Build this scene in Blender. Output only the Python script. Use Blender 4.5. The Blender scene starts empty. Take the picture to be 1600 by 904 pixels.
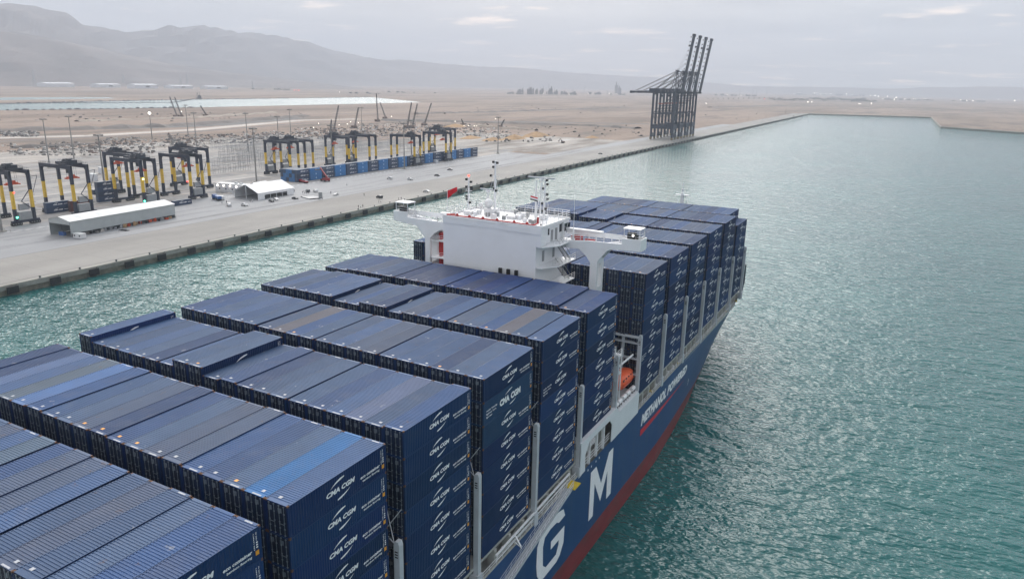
import bpy, math, random
from mathutils import Vector, Matrix
from mathutils.geometry import tessellate_polygon
R = math.radians
random.seed(7)
scene = bpy.context.scene
COL = scene.collection

# ---------------------------------------------------------------- camera
CAM = Vector((38.92, -63.25, 75.07))
PITCH, ROLL, YAW = 0.2735, 0.0216, -0.4951
FPX = 1145.98                      # focal length in pixels of the 1600 wide photograph
_f = Vector((math.sin(YAW)*math.cos(PITCH), math.cos(YAW)*math.cos(PITCH), -math.sin(PITCH)))
_r = Vector((math.cos(YAW), -math.sin(YAW), 0)); _u = _r.cross(_f)
_r2 = math.cos(ROLL)*_r + math.sin(ROLL)*_u
_u2 = -math.sin(ROLL)*_r + math.cos(ROLL)*_u
cd = bpy.data.cameras.new('camera'); cam = bpy.data.objects.new('camera', cd); COL.objects.link(cam)
cd.sensor_width = 36; cd.lens = 36*FPX/1600; cd.clip_start = 0.5; cd.clip_end = 90000
m3 = Matrix((( _r2.x, _u2.x, -_f.x), (_r2.y, _u2.y, -_f.y), (_r2.z, _u2.z, -_f.z)))
cam.matrix_world = Matrix.Translation(CAM) @ m3.to_4x4()
scene.camera = cam

# ---------------------------------------------------------------- light, sky, exposure
SUN_AZ, SUN_EL = R(-30), R(30)
w = bpy.data.worlds.new('World'); scene.world = w; w.use_nodes = True
nt = w.node_tree; N = nt.nodes; Lk = nt.links
bg = N['Background']
sky = N.new('ShaderNodeTexSky'); sky.sky_type = 'NISHITA'; sky.sun_disc = False
sky.sun_elevation = SUN_EL; sky.sun_rotation = SUN_AZ; sky.air_density = 1.0; sky.dust_density = 3.0; sky.ozone_density = 1.0
tc = N.new('ShaderNodeTexCoord')
sep = N.new('ShaderNodeSeparateXYZ'); Lk.new(tc.outputs['Generated'], sep.inputs[0])
# overcast sheet: flatten the direction on a cloud ceiling so streaks lie along the horizon
mz = N.new('ShaderNodeMath'); mz.operation = 'MAXIMUM'; mz.inputs[1].default_value = 0.0; Lk.new(sep.outputs[2], mz.inputs[0])
az = N.new('ShaderNodeMath'); az.operation = 'ADD'; az.inputs[1].default_value = 0.05; Lk.new(mz.outputs[0], az.inputs[0])
dx = N.new('ShaderNodeMath'); dx.operation = 'DIVIDE'; Lk.new(sep.outputs[0], dx.inputs[0]); Lk.new(az.outputs[0], dx.inputs[1])
dy = N.new('ShaderNodeMath'); dy.operation = 'DIVIDE'; Lk.new(sep.outputs[1], dy.inputs[0]); Lk.new(az.outputs[0], dy.inputs[1])
cb = N.new('ShaderNodeCombineXYZ'); Lk.new(dx.outputs[0], cb.inputs[0]); Lk.new(dy.outputs[0], cb.inputs[1])
n1 = N.new('ShaderNodeTexNoise'); n1.inputs['Scale'].default_value = 0.55; n1.inputs['Detail'].default_value = 6; n1.inputs['Roughness'].default_value = 0.55
Lk.new(cb.outputs[0], n1.inputs['Vector'])
n2 = N.new('ShaderNodeTexNoise'); n2.inputs['Scale'].default_value = 0.8; n2.inputs['Detail'].default_value = 7; n2.inputs['Roughness'].default_value = 0.6
mp = N.new('ShaderNodeMapping'); mp.inputs['Location'].default_value = (3.4, 1.7, 0); Lk.new(cb.outputs[0], mp.inputs[0]); Lk.new(mp.outputs[0], n2.inputs['Vector'])
cr = N.new('ShaderNodeValToRGB'); e = cr.color_ramp.elements
e[0].position = 0.36; e[0].color = (2.9, 3.2, 3.6, 1); e[1].position = 0.62; e[1].color = (5.6, 5.7, 5.85, 1)
Lk.new(n1.outputs['Fac'], cr.inputs[0])
gap = N.new('ShaderNodeValToRGB'); g = gap.color_ramp.elements
g[0].position = 0.57; g[0].color = (0, 0, 0, 1); g[1].position = 0.66; g[1].color = (1, 1, 1, 1)
Lk.new(n2.outputs['Fac'], gap.inputs[0])
mxg = N.new('ShaderNodeMixRGB'); mxg.inputs[2].default_value = (17, 13.2, 10.2, 1)
Lk.new(gap.outputs[0], mxg.inputs[0]); Lk.new(cr.outputs[0], mxg.inputs[1])
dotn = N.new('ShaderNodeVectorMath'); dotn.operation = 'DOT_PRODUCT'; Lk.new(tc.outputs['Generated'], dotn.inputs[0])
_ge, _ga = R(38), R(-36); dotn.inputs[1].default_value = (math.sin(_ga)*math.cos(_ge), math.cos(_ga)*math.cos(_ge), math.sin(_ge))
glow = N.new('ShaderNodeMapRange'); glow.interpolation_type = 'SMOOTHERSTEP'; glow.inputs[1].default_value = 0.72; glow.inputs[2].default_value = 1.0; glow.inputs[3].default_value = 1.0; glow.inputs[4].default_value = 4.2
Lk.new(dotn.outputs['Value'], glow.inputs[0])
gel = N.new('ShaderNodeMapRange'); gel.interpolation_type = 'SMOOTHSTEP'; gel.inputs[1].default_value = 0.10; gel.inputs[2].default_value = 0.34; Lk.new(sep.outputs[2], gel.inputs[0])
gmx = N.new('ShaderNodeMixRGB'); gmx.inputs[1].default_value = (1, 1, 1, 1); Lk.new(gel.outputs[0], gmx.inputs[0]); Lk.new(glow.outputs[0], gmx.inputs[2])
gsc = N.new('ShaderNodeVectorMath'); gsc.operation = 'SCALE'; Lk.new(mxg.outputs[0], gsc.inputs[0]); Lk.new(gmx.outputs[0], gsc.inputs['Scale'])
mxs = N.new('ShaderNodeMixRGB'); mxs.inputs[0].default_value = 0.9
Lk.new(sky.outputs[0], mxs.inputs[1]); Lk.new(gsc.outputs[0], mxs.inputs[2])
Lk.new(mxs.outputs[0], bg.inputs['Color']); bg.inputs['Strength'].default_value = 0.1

sl = bpy.data.lights.new('sun', 'SUN'); sl.energy = 1.5; sl.angle = R(50); sl.specular_factor = .12; sl.color = (1.0, 0.95, 0.88)
so = bpy.data.objects.new('sun', sl); COL.objects.link(so)
sd = Vector((math.sin(SUN_AZ)*math.cos(SUN_EL), math.cos(SUN_AZ)*math.cos(SUN_EL), math.sin(SUN_EL)))
so.rotation_euler = (-sd).to_track_quat('-Z', 'Y').to_euler(); so.location = (0, 0, 400)

vs = scene.view_settings; vs.view_transform = 'Standard'; vs.look = 'None'; vs.gamma = 1; vs.exposure = 0.83
vs.use_curve_mapping = False
cy = scene.cycles; cy.use_denoising = True; cy.max_bounces = 5; cy.diffuse_bounces = 2; cy.glossy_bounces = 2
cy.volume_bounces = 1; cy.transparent_max_bounces = 4; cy.sample_clamp_indirect = 6; cy.caustics_reflective = False; cy.caustics_refractive = False

# ---------------------------------------------------------------- helpers
def on_plane(px, py, axis, val):
    """point where the sight line of photo pixel (px, py) meets a world plane"""
    v = _f + _r2*((px-800)/FPX) - _u2*((py-452)/FPX)
    t = (val - CAM[axis]) / v[axis]
    return CAM + v*t
GZ = 3.5                            # quay level above the water
def G(px, py, z=GZ): return on_plane(px, py, 2, z)
def edge_x(y): return -232.2 - 0.0184*y
QA = math.atan(0.0184)              # the quay runs a degree off the ship

def tag(o, label=None, cat=None, group=None, kind=None):
    if label: o['label'] = label
    if cat: o['category'] = cat
    if group: o['group'] = group
    if kind: o['kind'] = kind
    return o
def empty(name, loc=(0, 0, 0), rz=0, **k):
    o = bpy.data.objects.new(name, None); COL.objects.link(o); o.location = loc; o.rotation_euler = (0, 0, rz); o.empty_display_size = .5
    return tag(o, **k)
def link(name, me, parent=None, loc=(0, 0, 0), rz=0, **k):
    o = bpy.data.objects.new(name, me); COL.objects.link(o); o.location = loc; o.rotation_euler = (0, 0, rz)
    if parent: o.parent = parent
    return tag(o, **k)
class MB:
    def __init__(s): s.v = []; s.f = []; s.m = []
    def face(s, pts, m=0):
        i = len(s.v); s.v += [tuple(p) for p in pts]; s.f.append(tuple(range(i, i+len(pts)))); s.m.append(m)
    def box(s, x0, x1, y0, y1, z0, z1, m=0):
        if x0 > x1: x0, x1 = x1, x0
        if y0 > y1: y0, y1 = y1, y0
        if z0 > z1: z0, z1 = z1, z0
        i = len(s.v); s.v += [(x0,y0,z0),(x1,y0,z0),(x1,y1,z0),(x0,y1,z0),(x0,y0,z1),(x1,y0,z1),(x1,y1,z1),(x0,y1,z1)]
        for q in ((0,3,2,1),(4,5,6,7),(0,1,5,4),(1,2,6,5),(2,3,7,6),(3,0,4,7)): s.f.append(tuple(i+a for a in q)); s.m.append(m)
    def bar(s, p, q, w, h=None, m=0):
        p = Vector(p); q = Vector(q); d = q-p
        if d.length < 1e-6: return
        d.normalize(); h = h or w
        up = Vector((0,0,1)) if abs(d.z) < .95 else Vector((0,1,0))
        a = d.cross(up).normalized(); b = a.cross(d).normalized()
        i = len(s.v)
        for c in (p, q):
            for sa, sb in ((-1,-1),(1,-1),(1,1),(-1,1)): s.v.append(tuple(c + a*(sa*w/2) + b*(sb*h/2)))
        for f in ((0,1,2,3),(7,6,5,4),(0,4,5,1),(1,5,6,2),(2,6,7,3),(3,7,4,0)): s.f.append(tuple(i+k for k in f)); s.m.append(m)
    def cyl(s, p, q, r0, r1=None, n=12, m=0, caps=True):
        p = Vector(p); q = Vector(q); r1 = r0 if r1 is None else r1; d = (q-p).normalized()
        up = Vector((0,0,1)) if abs(d.z) < .95 else Vector((1,0,0))
        a = d.cross(up).normalized(); b = a.cross(d)
        i = len(s.v)
        for c, r in ((p, r0), (q, r1)):
            for k in range(n):
                t = 2*math.pi*k/n; s.v.append(tuple(c + a*(r*math.cos(t)) + b*(r*math.sin(t))))
        for k in range(n): s.f.append((i+k, i+(k+1)%n, i+n+(k+1)%n, i+n+k)); s.m.append(m)
        if caps: s.f.append(tuple(i+k for k in range(n))[::-1]); s.m.append(m); s.f.append(tuple(i+n+k for k in range(n))); s.m.append(m)
    def ball(s, c, rx, ry=None, rz=None, n=12, k=7, m=0):
        ry = ry or rx; rz = rz or rx; i = len(s.v); c = Vector(c)
        for a in range(k+1):
            ph = math.pi*a/k
            for b in range(n):
                t = 2*math.pi*b/n; s.v.append((c.x+rx*math.sin(ph)*math.cos(t), c.y+ry*math.sin(ph)*math.sin(t), c.z+rz*math.cos(ph)))
        for a in range(k):
            for b in range(n): s.f.append((i+a*n+b, i+(a+1)*n+b, i+(a+1)*n+(b+1)%n, i+a*n+(b+1)%n)); s.m.append(m)
    def prism(s, pts2, axis, a0, a1, m=0):
        """extrude a 2D polygon along an axis; pts2 are the two remaining coordinates in order"""
        def P(u, v, t): return (t, u, v) if axis == 0 else ((u, t, v) if axis == 1 else (u, v, t))
        n = len(pts2)
        tris = tessellate_polygon([[Vector((u, v, 0)) for u, v in pts2]])
        for t in (a0, a1):
            i = len(s.v); s.v += [P(u, v, t) for u, v in pts2]
            for tr in tris: s.f.append(tuple(i+k for k in tr)); s.m.append(m)
        i = len(s.v); s.v += [P(u, v, a0) for u, v in pts2] + [P(u, v, a1) for u, v in pts2]
        for k in range(n): s.f.append((i+k, i+(k+1)%n, i+n+(k+1)%n, i+n+k)); s.m.append(m)
    def lattice(s, p, q, wd, rod, n, m=0, w1=None):
        """four-chord lattice boom between two points"""
        p = Vector(p); q = Vector(q); d = (q-p).normalized(); w1 = wd if w1 is None else w1
        up = Vector((0,0,1)) if abs(d.z) < .9 else Vector((0,1,0))
        a = d.cross(up).normalized(); b = a.cross(d)
        def C(t, sa, sb):
            ww = wd + (w1-wd)*t; return p.lerp(q, t) + a*(sa*ww/2) + b*(sb*ww/2)
        cs = ((-1,-1),(1,-1),(1,1),(-1,1))
        for c in cs: s.bar(C(0, *c), C(1, *c), rod, m=m)
        for k in range(n):
            for j in range(4):
                c0, c1 = cs[j], cs[(j+1) % 4]
                if k % 2: c0, c1 = c1, c0
                s.bar(C(k/n, *c0), C((k+1)/n, *c1), rod*.6, m=m)
    def mesh(s, name, mats, smooth=False):
        me = bpy.data.meshes.new(name); me.from_pydata(s.v, [], s.f)
        for mm in (mats if isinstance(mats, (list, tuple)) else [mats]): me.materials.append(mm)
        me.polygons.foreach_set('material_index', s.m)
        if smooth: me.polygons.foreach_set('use_smooth', [True]*len(s.f))
        me.update(); return me
    def build(s, name, mats, parent=None, loc=(0,0,0), rz=0, smooth=False, **k):
        return link(name, s.mesh(name, mats, smooth), parent, loc, rz, **k)
def children(o): return [c for c in list(bpy.data.objects) if c.parent == o]
def snapshot(o):
    return (o, [snapshot(c) for c in children(o)])
def copy_tree(snap, parent=None):
    o, ch = snap; c = o.copy(); COL.objects.link(c); c.parent = parent
    for s in ch: copy_tree(s, c)
    return c

_ORD = ['zeroth','first','second','third','fourth','fifth','sixth','seventh','eighth','ninth','tenth','eleventh','twelfth','thirteenth','fourteenth','fifteenth','sixteenth','seventeenth','eighteenth','nineteenth','twentieth']

def ordw(n):
    if n <= 20: return _ORD[n]
    tens = ['', '', 'twenty', 'thirty', 'forty', 'fifty', 'sixty', 'seventy', 'eighty', 'ninety'][n//10]
    return tens[:-1]+'ieth' if n % 10 == 0 else tens+'-'+_ORD[n % 10]
# ---------------------------------------------------------------- materials
def mat(name, col, rough=.6, metal=0.0, var=.12, scale=1.5, bump=0.0, bscale=8, objcol=False, dirt=None, dirt_amt=0.0, dscale=.6, emit=None, es=1.0, spec=.5, rndcol=0.0, stretch=None, rust=False):
    """painted / mineral surface: base colour broken up by two noises, optional dirt, optional per-object colour"""
    m = bpy.data.materials.new(name); m.use_nodes = True; t = m.node_tree; n = t.nodes; l = t.links
    b = n['Principled BSDF']; b.inputs['Roughness'].default_value = rough; b.inputs['Metallic'].default_value = metal
    b.inputs['Specular IOR Level'].default_value = spec
    tc = n.new('ShaderNodeTexCoord'); vec = tc.outputs['Object']
    oi = n.new('ShaderNodeObjectInfo')
    ad = n.new('ShaderNodeVectorMath'); ad.operation = 'MULTIPLY_ADD'
    l.new(oi.outputs['Random'], ad.inputs[0]); ad.inputs[1].default_value = (91, 57, 33); l.new(vec, ad.inputs[2])
    vec = ad.outputs[0]
    if stretch:
        mp = n.new('ShaderNodeMapping'); mp.inputs['Scale'].default_value = stretch; l.new(vec, mp.inputs[0]); vec = mp.outputs[0]
    n1 = n.new('ShaderNodeTexNoise'); n1.inputs['Scale'].default_value = scale; n1.inputs['Detail'].default_value = 5; l.new(vec, n1.inputs['Vector'])
    mr = n.new('ShaderNodeMapRange'); mr.inputs[1].default_value = .25; mr.inputs[2].default_value = .75; mr.inputs[3].default_value = 1-var; mr.inputs[4].default_value = 1+var
    l.new(n1.outputs['Fac'], mr.inputs[0])
    mu = n.new('ShaderNodeVectorMath'); mu.operation = 'SCALE'
    if objcol: l.new(oi.outputs['Color'], mu.inputs[0])
    else: mu.inputs[0].default_value = col
    l.new(mr.outputs[0], mu.inputs['Scale'])
    out = mu.outputs[0]
    if rndcol:
        mr2 = n.new('ShaderNodeMapRange'); mr2.inputs[3].default_value = 1-rndcol; mr2.inputs[4].default_value = 1+rndcol; l.new(oi.outputs['Random'], mr2.inputs[0])
        s2 = n.new('ShaderNodeVectorMath'); s2.operation = 'SCALE'; l.new(out, s2.inputs[0]); l.new(mr2.outputs[0], s2.inputs['Scale']); out = s2.outputs[0]
    if dirt:
        n2 = n.new('ShaderNodeTexNoise'); n2.inputs['Scale'].default_value = dscale; n2.inputs['Detail'].default_value = 8; n2.inputs['Roughness'].default_value = .65; l.new(vec, n2.inputs['Vector'])
        r2 = n.new('ShaderNodeMapRange'); r2.inputs[1].default_value = .5; r2.inputs[2].default_value = .75; r2.inputs[4].default_value = dirt_amt; l.new(n2.outputs['Fac'], r2.inputs[0])
        mx = n.new('ShaderNodeMixRGB'); l.new(r2.outputs[0], mx.inputs[0]); l.new(out, mx.inputs[1]); mx.inputs[2].default_value = (*dirt, 1); out = mx.outputs[0]
    if rust:      # rust bleeding and pale scuffs in small separate patches
        for sc_, lo, hi, cc, am in ((.9, .63, .70, (.17, .10, .065), .45), (.55, .66, .70, (.34, .35, .38), .6), (2.6, .66, .72, (.10, .07, .055), .6)):
            n4 = n.new('ShaderNodeTexNoise'); n4.inputs['Scale'].default_value = sc_; n4.inputs['Detail'].default_value = 7; n4.inputs['Roughness'].default_value = .7
            a4 = n.new('ShaderNodeVectorMath'); a4.operation = 'ADD'; a4.inputs[1].default_value = (sc_*37, sc_*11, 5); l.new(vec, a4.inputs[0]); l.new(a4.outputs[0], n4.inputs['Vector'])
            r4 = n.new('ShaderNodeMapRange'); r4.inputs[1].default_value = lo; r4.inputs[2].default_value = hi; r4.inputs[4].default_value = am; l.new(n4.outputs['Fac'], r4.inputs[0])
            x4 = n.new('ShaderNodeMixRGB'); l.new(r4.outputs[0], x4.inputs[0]); l.new(out, x4.inputs[1]); x4.inputs[2].default_value = (*cc, 1); out = x4.outputs[0]
    l.new(out, b.inputs['Base Color'])
    if bump:
        n3 = n.new('ShaderNodeTexNoise'); n3.inputs['Scale'].default_value = bscale; n3.inputs['Detail'].default_value = 4; l.new(vec, n3.inputs['Vector'])
        bp = n.new('ShaderNodeBump'); bp.inputs['Strength'].default_value = .6; bp.inputs['Distance'].default_value = bump; l.new(n3.outputs['Fac'], bp.inputs['Height']); l.new(bp.outputs[0], b.inputs['Normal'])
    if emit:
        b.inputs['Emission Color'].default_value = (*emit, 1); b.inputs['Emission Strength'].default_value = es
    return m
M = {}
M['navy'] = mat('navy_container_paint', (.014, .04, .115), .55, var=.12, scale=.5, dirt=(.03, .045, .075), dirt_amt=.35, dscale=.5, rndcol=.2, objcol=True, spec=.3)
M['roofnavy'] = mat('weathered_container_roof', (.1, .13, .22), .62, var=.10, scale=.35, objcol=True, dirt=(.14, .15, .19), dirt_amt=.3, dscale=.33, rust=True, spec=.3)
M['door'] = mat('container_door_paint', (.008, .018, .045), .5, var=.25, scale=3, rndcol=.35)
M['rod'] = mat('galvanised_lock_rod', (.22, .25, .28), .45, .3, var=.3, scale=6)
M['rust'] = mat('rusty_corner', (.12, .06, .035), .8, var=.4, scale=5)
M['label'] = mat('white_lettering', (.87, .88, .90), .5, var=.05)
M['roofmark'] = mat('faded_roof_marking', (.42, .44, .48), .6)
M['orange'] = mat('orange_placard', (.75, .33, .03), .5)
M['white'] = mat('ship_white_paint', (.85, .86, .88), .4, var=.03, scale=.3, dirt=(.5, .45, .38), dirt_amt=.08, dscale=.5)
M['whitebright'] = mat('white_roof_paint', (.82, .82, .83), .45, var=.05, scale=.6)
M['greydeck'] = mat('grey_steel_deck', (.30, .31, .30), .6, var=.2, scale=.8, dirt=(.2, .15, .1), dirt_amt=.5, dscale=.8)
M['coaming'] = mat('pale_coaming_paint', (.42, .43, .41), .55, var=.15, scale=.5, dirt=(.3, .24, .17), dirt_amt=.5, dscale=.6)
M['post'] = mat('lashing_post_paint', (.48, .51, .55), .45, var=.08, scale=.5, dirt=(.3, .28, .25), dirt_amt=.3)
M['darksteel'] = mat('dark_lashing_steel', (.035, .04, .055), .6, var=.3, scale=2)
M['blackish'] = mat('black_gear', (.012, .012, .014), .5)
M['glass'] = mat('dark_window_glass', (.02, .03, .04), .08, var=.02)
M['red'] = mat('fire_main_red', (.42, .02, .02), .5)
M['flagred'] = mat('red_cloth', (.62, .015, .03), .8)
M['lifeboat'] = mat('orange_grp_hull', (.80, .13, .045), .35, var=.06)
M['lifeboat_dark'] = mat('orange_grp_dark', (.62, .075, .02), .4, var=.06)  # deeper orange of the lifeboat's fender strips
M['yellow'] = mat('yellow_safety_paint', (.62, .45, .03), .55, var=.15)
M['hullblue'] = mat('hull_blue_paint', (.010, .056, .17), .42, var=.14, scale=.12, dirt=(.045, .09, .15), dirt_amt=.5, dscale=.5, spec=.35, stretch=(1, 1, .12), bump=.03, bscale=.35)
M['hullred'] = mat('antifouling_red', (.19, .025, .03), .55, var=.3, scale=.25, dirt=(.10, .07, .065), dirt_amt=.8, dscale=.35, stretch=(1, .5, 1.4))
M['hullwhite'] = mat('hull_white_paint', (.72, .75, .78), .4, var=.04, scale=.4)
M['wedge'] = mat('red_wedge_paint', (.55, .02, .04), .45)
M['concrete'] = mat('quay_concrete', (.28, .268, .25), .85, var=.2, scale=.05, bump=.02, bscale=2, dirt=(.19, .186, .18), dirt_amt=.6, dscale=.035, stretch=(1, .35, 1))
M['cope'] = mat('cope_concrete', (.33, .315, .28), .85, var=.2, scale=.4, dirt=(.14, .13, .11), dirt_amt=.7, dscale=.3, stretch=(1, .4, 1))
M['quayface'] = mat('wet_quay_face', (.22, .20, .155), .7, var=.35, scale=.5, dirt=(.05, .055, .04), dirt_amt=.8, dscale=.3, bump=.05, bscale=1)
M['rubber'] = mat('fender_rubber', (.018, .018, .02), .75, var=.3)
M['apron'] = mat('apron_concrete', (.29, .295, .305), .8, var=.12, scale=.05, dirt=(.21, .215, .23), dirt_amt=.6, dscale=.03, stretch=(.6, .25, 1))
M['line'] = mat('white_road_paint', (.66, .66, .66), .7, var=.15)
M['joint'] = mat('dark_joint', (.10, .10, .10), .8)
M['steelnavy'] = mat('crane_navy_paint', (.016, .023, .045), .5, var=.15, scale=.5)
M['craneyellow'] = mat('crane_yellow_paint', (.70, .45, .035), .5, var=.12, scale=.6)
M['grey'] = mat('machinery_grey', (.30, .31, .32), .5, var=.1)
M['spreader'] = mat('spreader_orange', (.62, .09, .03), .5, var=.1)
M['galv'] = mat('galvanised_steel', (.30, .31, .32), .55, .3, var=.15)
M['tyre'] = mat('tyre_black', (.015, .015, .016), .8)
M['mast'] = mat('light_mast_steel', (.24, .235, .225), .6, var=.12)
M['shedwall'] = mat('shed_sheet', (.42, .45, .45), .55, var=.07, scale=.3)
M['shedroof'] = mat('shed_roof_sheet', (.55, .57, .57), .5, var=.08, scale=.3)
M['tent'] = mat('white_pvc', (.85, .85, .86), .6, var=.03)
M['carwhite'] = mat('white_car_paint', (.72, .72, .72), .25, var=.03)
M['cardark'] = mat('dark_car_paint', (.03, .03, .035), .25, var=.03)
M['carred'] = mat('red_machine_paint', (.28, .02, .025), .4)
M['carblue'] = mat('blue_truck_paint', (.02, .09, .28), .4)
M['ceva'] = mat('bright_blue_container', (.02, .16, .42), .45, var=.1, scale=.5, rndcol=.12)
M['maroon'] = mat('maroon_container', (.09, .02, .015), .6, var=.25)
M['cloth'] = mat('dark_clothing', (.02, .022, .03), .9)
M['skin'] = mat('skin', (.35, .2, .13), .7)
M['sandpile'] = mat('ochre_sand', (.42, .27, .14), .95, var=.2, scale=.1, bump=.3, bscale=.6)
M['rubble_a'] = mat('grey_rubble', (.17, .16, .15), .9, var=.35, scale=.2)
M['rubble_b'] = mat('brown_rubble', (.19, .14, .115), .9, var=.35, scale=.2)
M['rubble_c'] = mat('pale_rubble', (.55, .53, .50), .9, var=.2, scale=.2)
M['farwhite'] = mat('far_white_wall', (.62, .63, .66), .7)
M['fardark'] = mat('far_plant_steel', (.06, .06, .068), .7, var=.3)
M['rock'] = mat('mountain_rock', (.13, .105, .095), .95, var=.4, scale=.003, bump=25, bscale=.006)
M['treegreen'] = mat('dusty_tree_leaves', (.03, .04, .03), .9, var=.4, scale=.05)
M['lamp'] = mat('lit_lamp', (1, 1, 1), .5, emit=(1, .93, .8), es=6)
M['lampred'] = mat('red_lamp', (1, .06, .03), .5, emit=(1, .05, .03), es=3)
M['lampgreen'] = mat('green_lamp', (.1, 1, .6), .5, emit=(.1, 1, .55), es=5)
M['lampyel'] = mat('lime_lamp', (.7, 1, .2), .5, emit=(.8, 1, .35), es=5)

def ground_mat():
    m = bpy.data.materials.new('desert_ground'); m.use_nodes = True; t = m.node_tree; n = t.nodes; l = t.links
    b = n['Principled BSDF']; b.inputs['Roughness'].default_value = .95; b.inputs['Specular IOR Level'].default_value = .15
    tc = n.new('ShaderNodeTexCoord'); mp = n.new('ShaderNodeMapping'); mp.inputs['Rotation'].default_value = (0, 0, R(18)); mp.inputs['Scale'].default_value = (1, .3, 1)
    l.new(tc.outputs['Object'], mp.inputs[0])
    def noise(sc, det=8, ro=.6, src=mp.outputs[0]):
        q = n.new('ShaderNodeTexNoise'); q.inputs['Scale'].default_value = sc; q.inputs['Detail'].default_value = det; q.inputs['Roughness'].default_value = ro; l.new(src, q.inputs['Vector']); return q.outputs['Fac']
    r = n.new('ShaderNodeValToRGB'); e = r.color_ramp.elements
    e[0].position = .30; e[0].color = (.14, .112, .09, 1); e[1].position = .75; e[1].color = (.35, .27, .215, 1)
    for p, c in ((.42, (.215, .165, .13, 1)), (.50, (.28, .215, .172, 1)), (.60, (.32, .247, .20, 1))):
        x = e.new(p); x.color = c
    l.new(noise(.004), r.inputs[0])
    r2 = n.new('ShaderNodeValToRGB'); e2 = r2.color_ramp.elements
    e2[0].position = .52; e2[0].color = (0, 0, 0, 1); e2[1].position = .62; e2[1].color = (.85, .85, .85, 1)
    l.new(noise(.011, 9, .65), r2.inputs[0])
    mx = n.new('ShaderNodeMixRGB'); l.new(r2.outputs[0], mx.inputs[0]); l.new(r.outputs[0], mx.inputs[1]); mx.inputs[2].default_value = (.16, .135, .115, 1)
    # small scale grit
    q = noise(.09, 6, .7, tc.outputs['Object']); mr = n.new('ShaderNodeMapRange'); mr.inputs[1].default_value = .3; mr.inputs[2].default_value = .7; mr.inputs[3].default_value = .86; mr.inputs[4].default_value = 1.12; l.new(q, mr.inputs[0])
    sc = n.new('ShaderNodeVectorMath'); sc.operation = 'SCALE'; l.new(mx.outputs[0], sc.inputs[0]); l.new(mr.outputs[0], sc.inputs['Scale'])
    l.new(sc.outputs[0], b.inputs['Base Color'])
    return m
M['ground'] = ground_mat()
def yard_mat():
    m = bpy.data.materials.new('yard_dust'); m.use_nodes = True; t = m.node_tree; n = t.nodes; l = t.links
    b = n['Principled BSDF']; b.inputs['Roughness'].default_value = .95; b.inputs['Specular IOR Level'].default_value = .15
    tc = n.new('ShaderNodeTexCoord'); mp = n.new('ShaderNodeMapping'); mp.inputs['Scale'].default_value = (1, .22, 1); l.new(tc.outputs['Object'], mp.inputs[0])
    q = n.new('ShaderNodeTexNoise'); q.inputs['Scale'].default_value = .035; q.inputs['Detail'].default_value = 9; q.inputs['Roughness'].default_value = .68; l.new(mp.outputs[0], q.inputs['Vector'])
    r = n.new('ShaderNodeValToRGB'); e = r.color_ramp.elements
    e[0].position = .32; e[0].color = (.16, .145, .13, 1); e[1].position = .68; e[1].color = (.52, .51, .50, 1)
    for p, c in ((.44, (.28, .25, .22, 1)), (.52, (.37, .35, .33, 1)), (.58, (.44, .40, .355, 1))):
        x = e.new(p); x.color = c
    l.new(q.outputs['Fac'], r.inputs[0]); l.new(r.outputs[0], b.inputs['Base Color'])
    return m
M['yard'] = yard_mat()
M['oil'] = mat('tyre_blackened_concrete', (.16, .157, .155), .85, var=.3, scale=.3)
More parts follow.
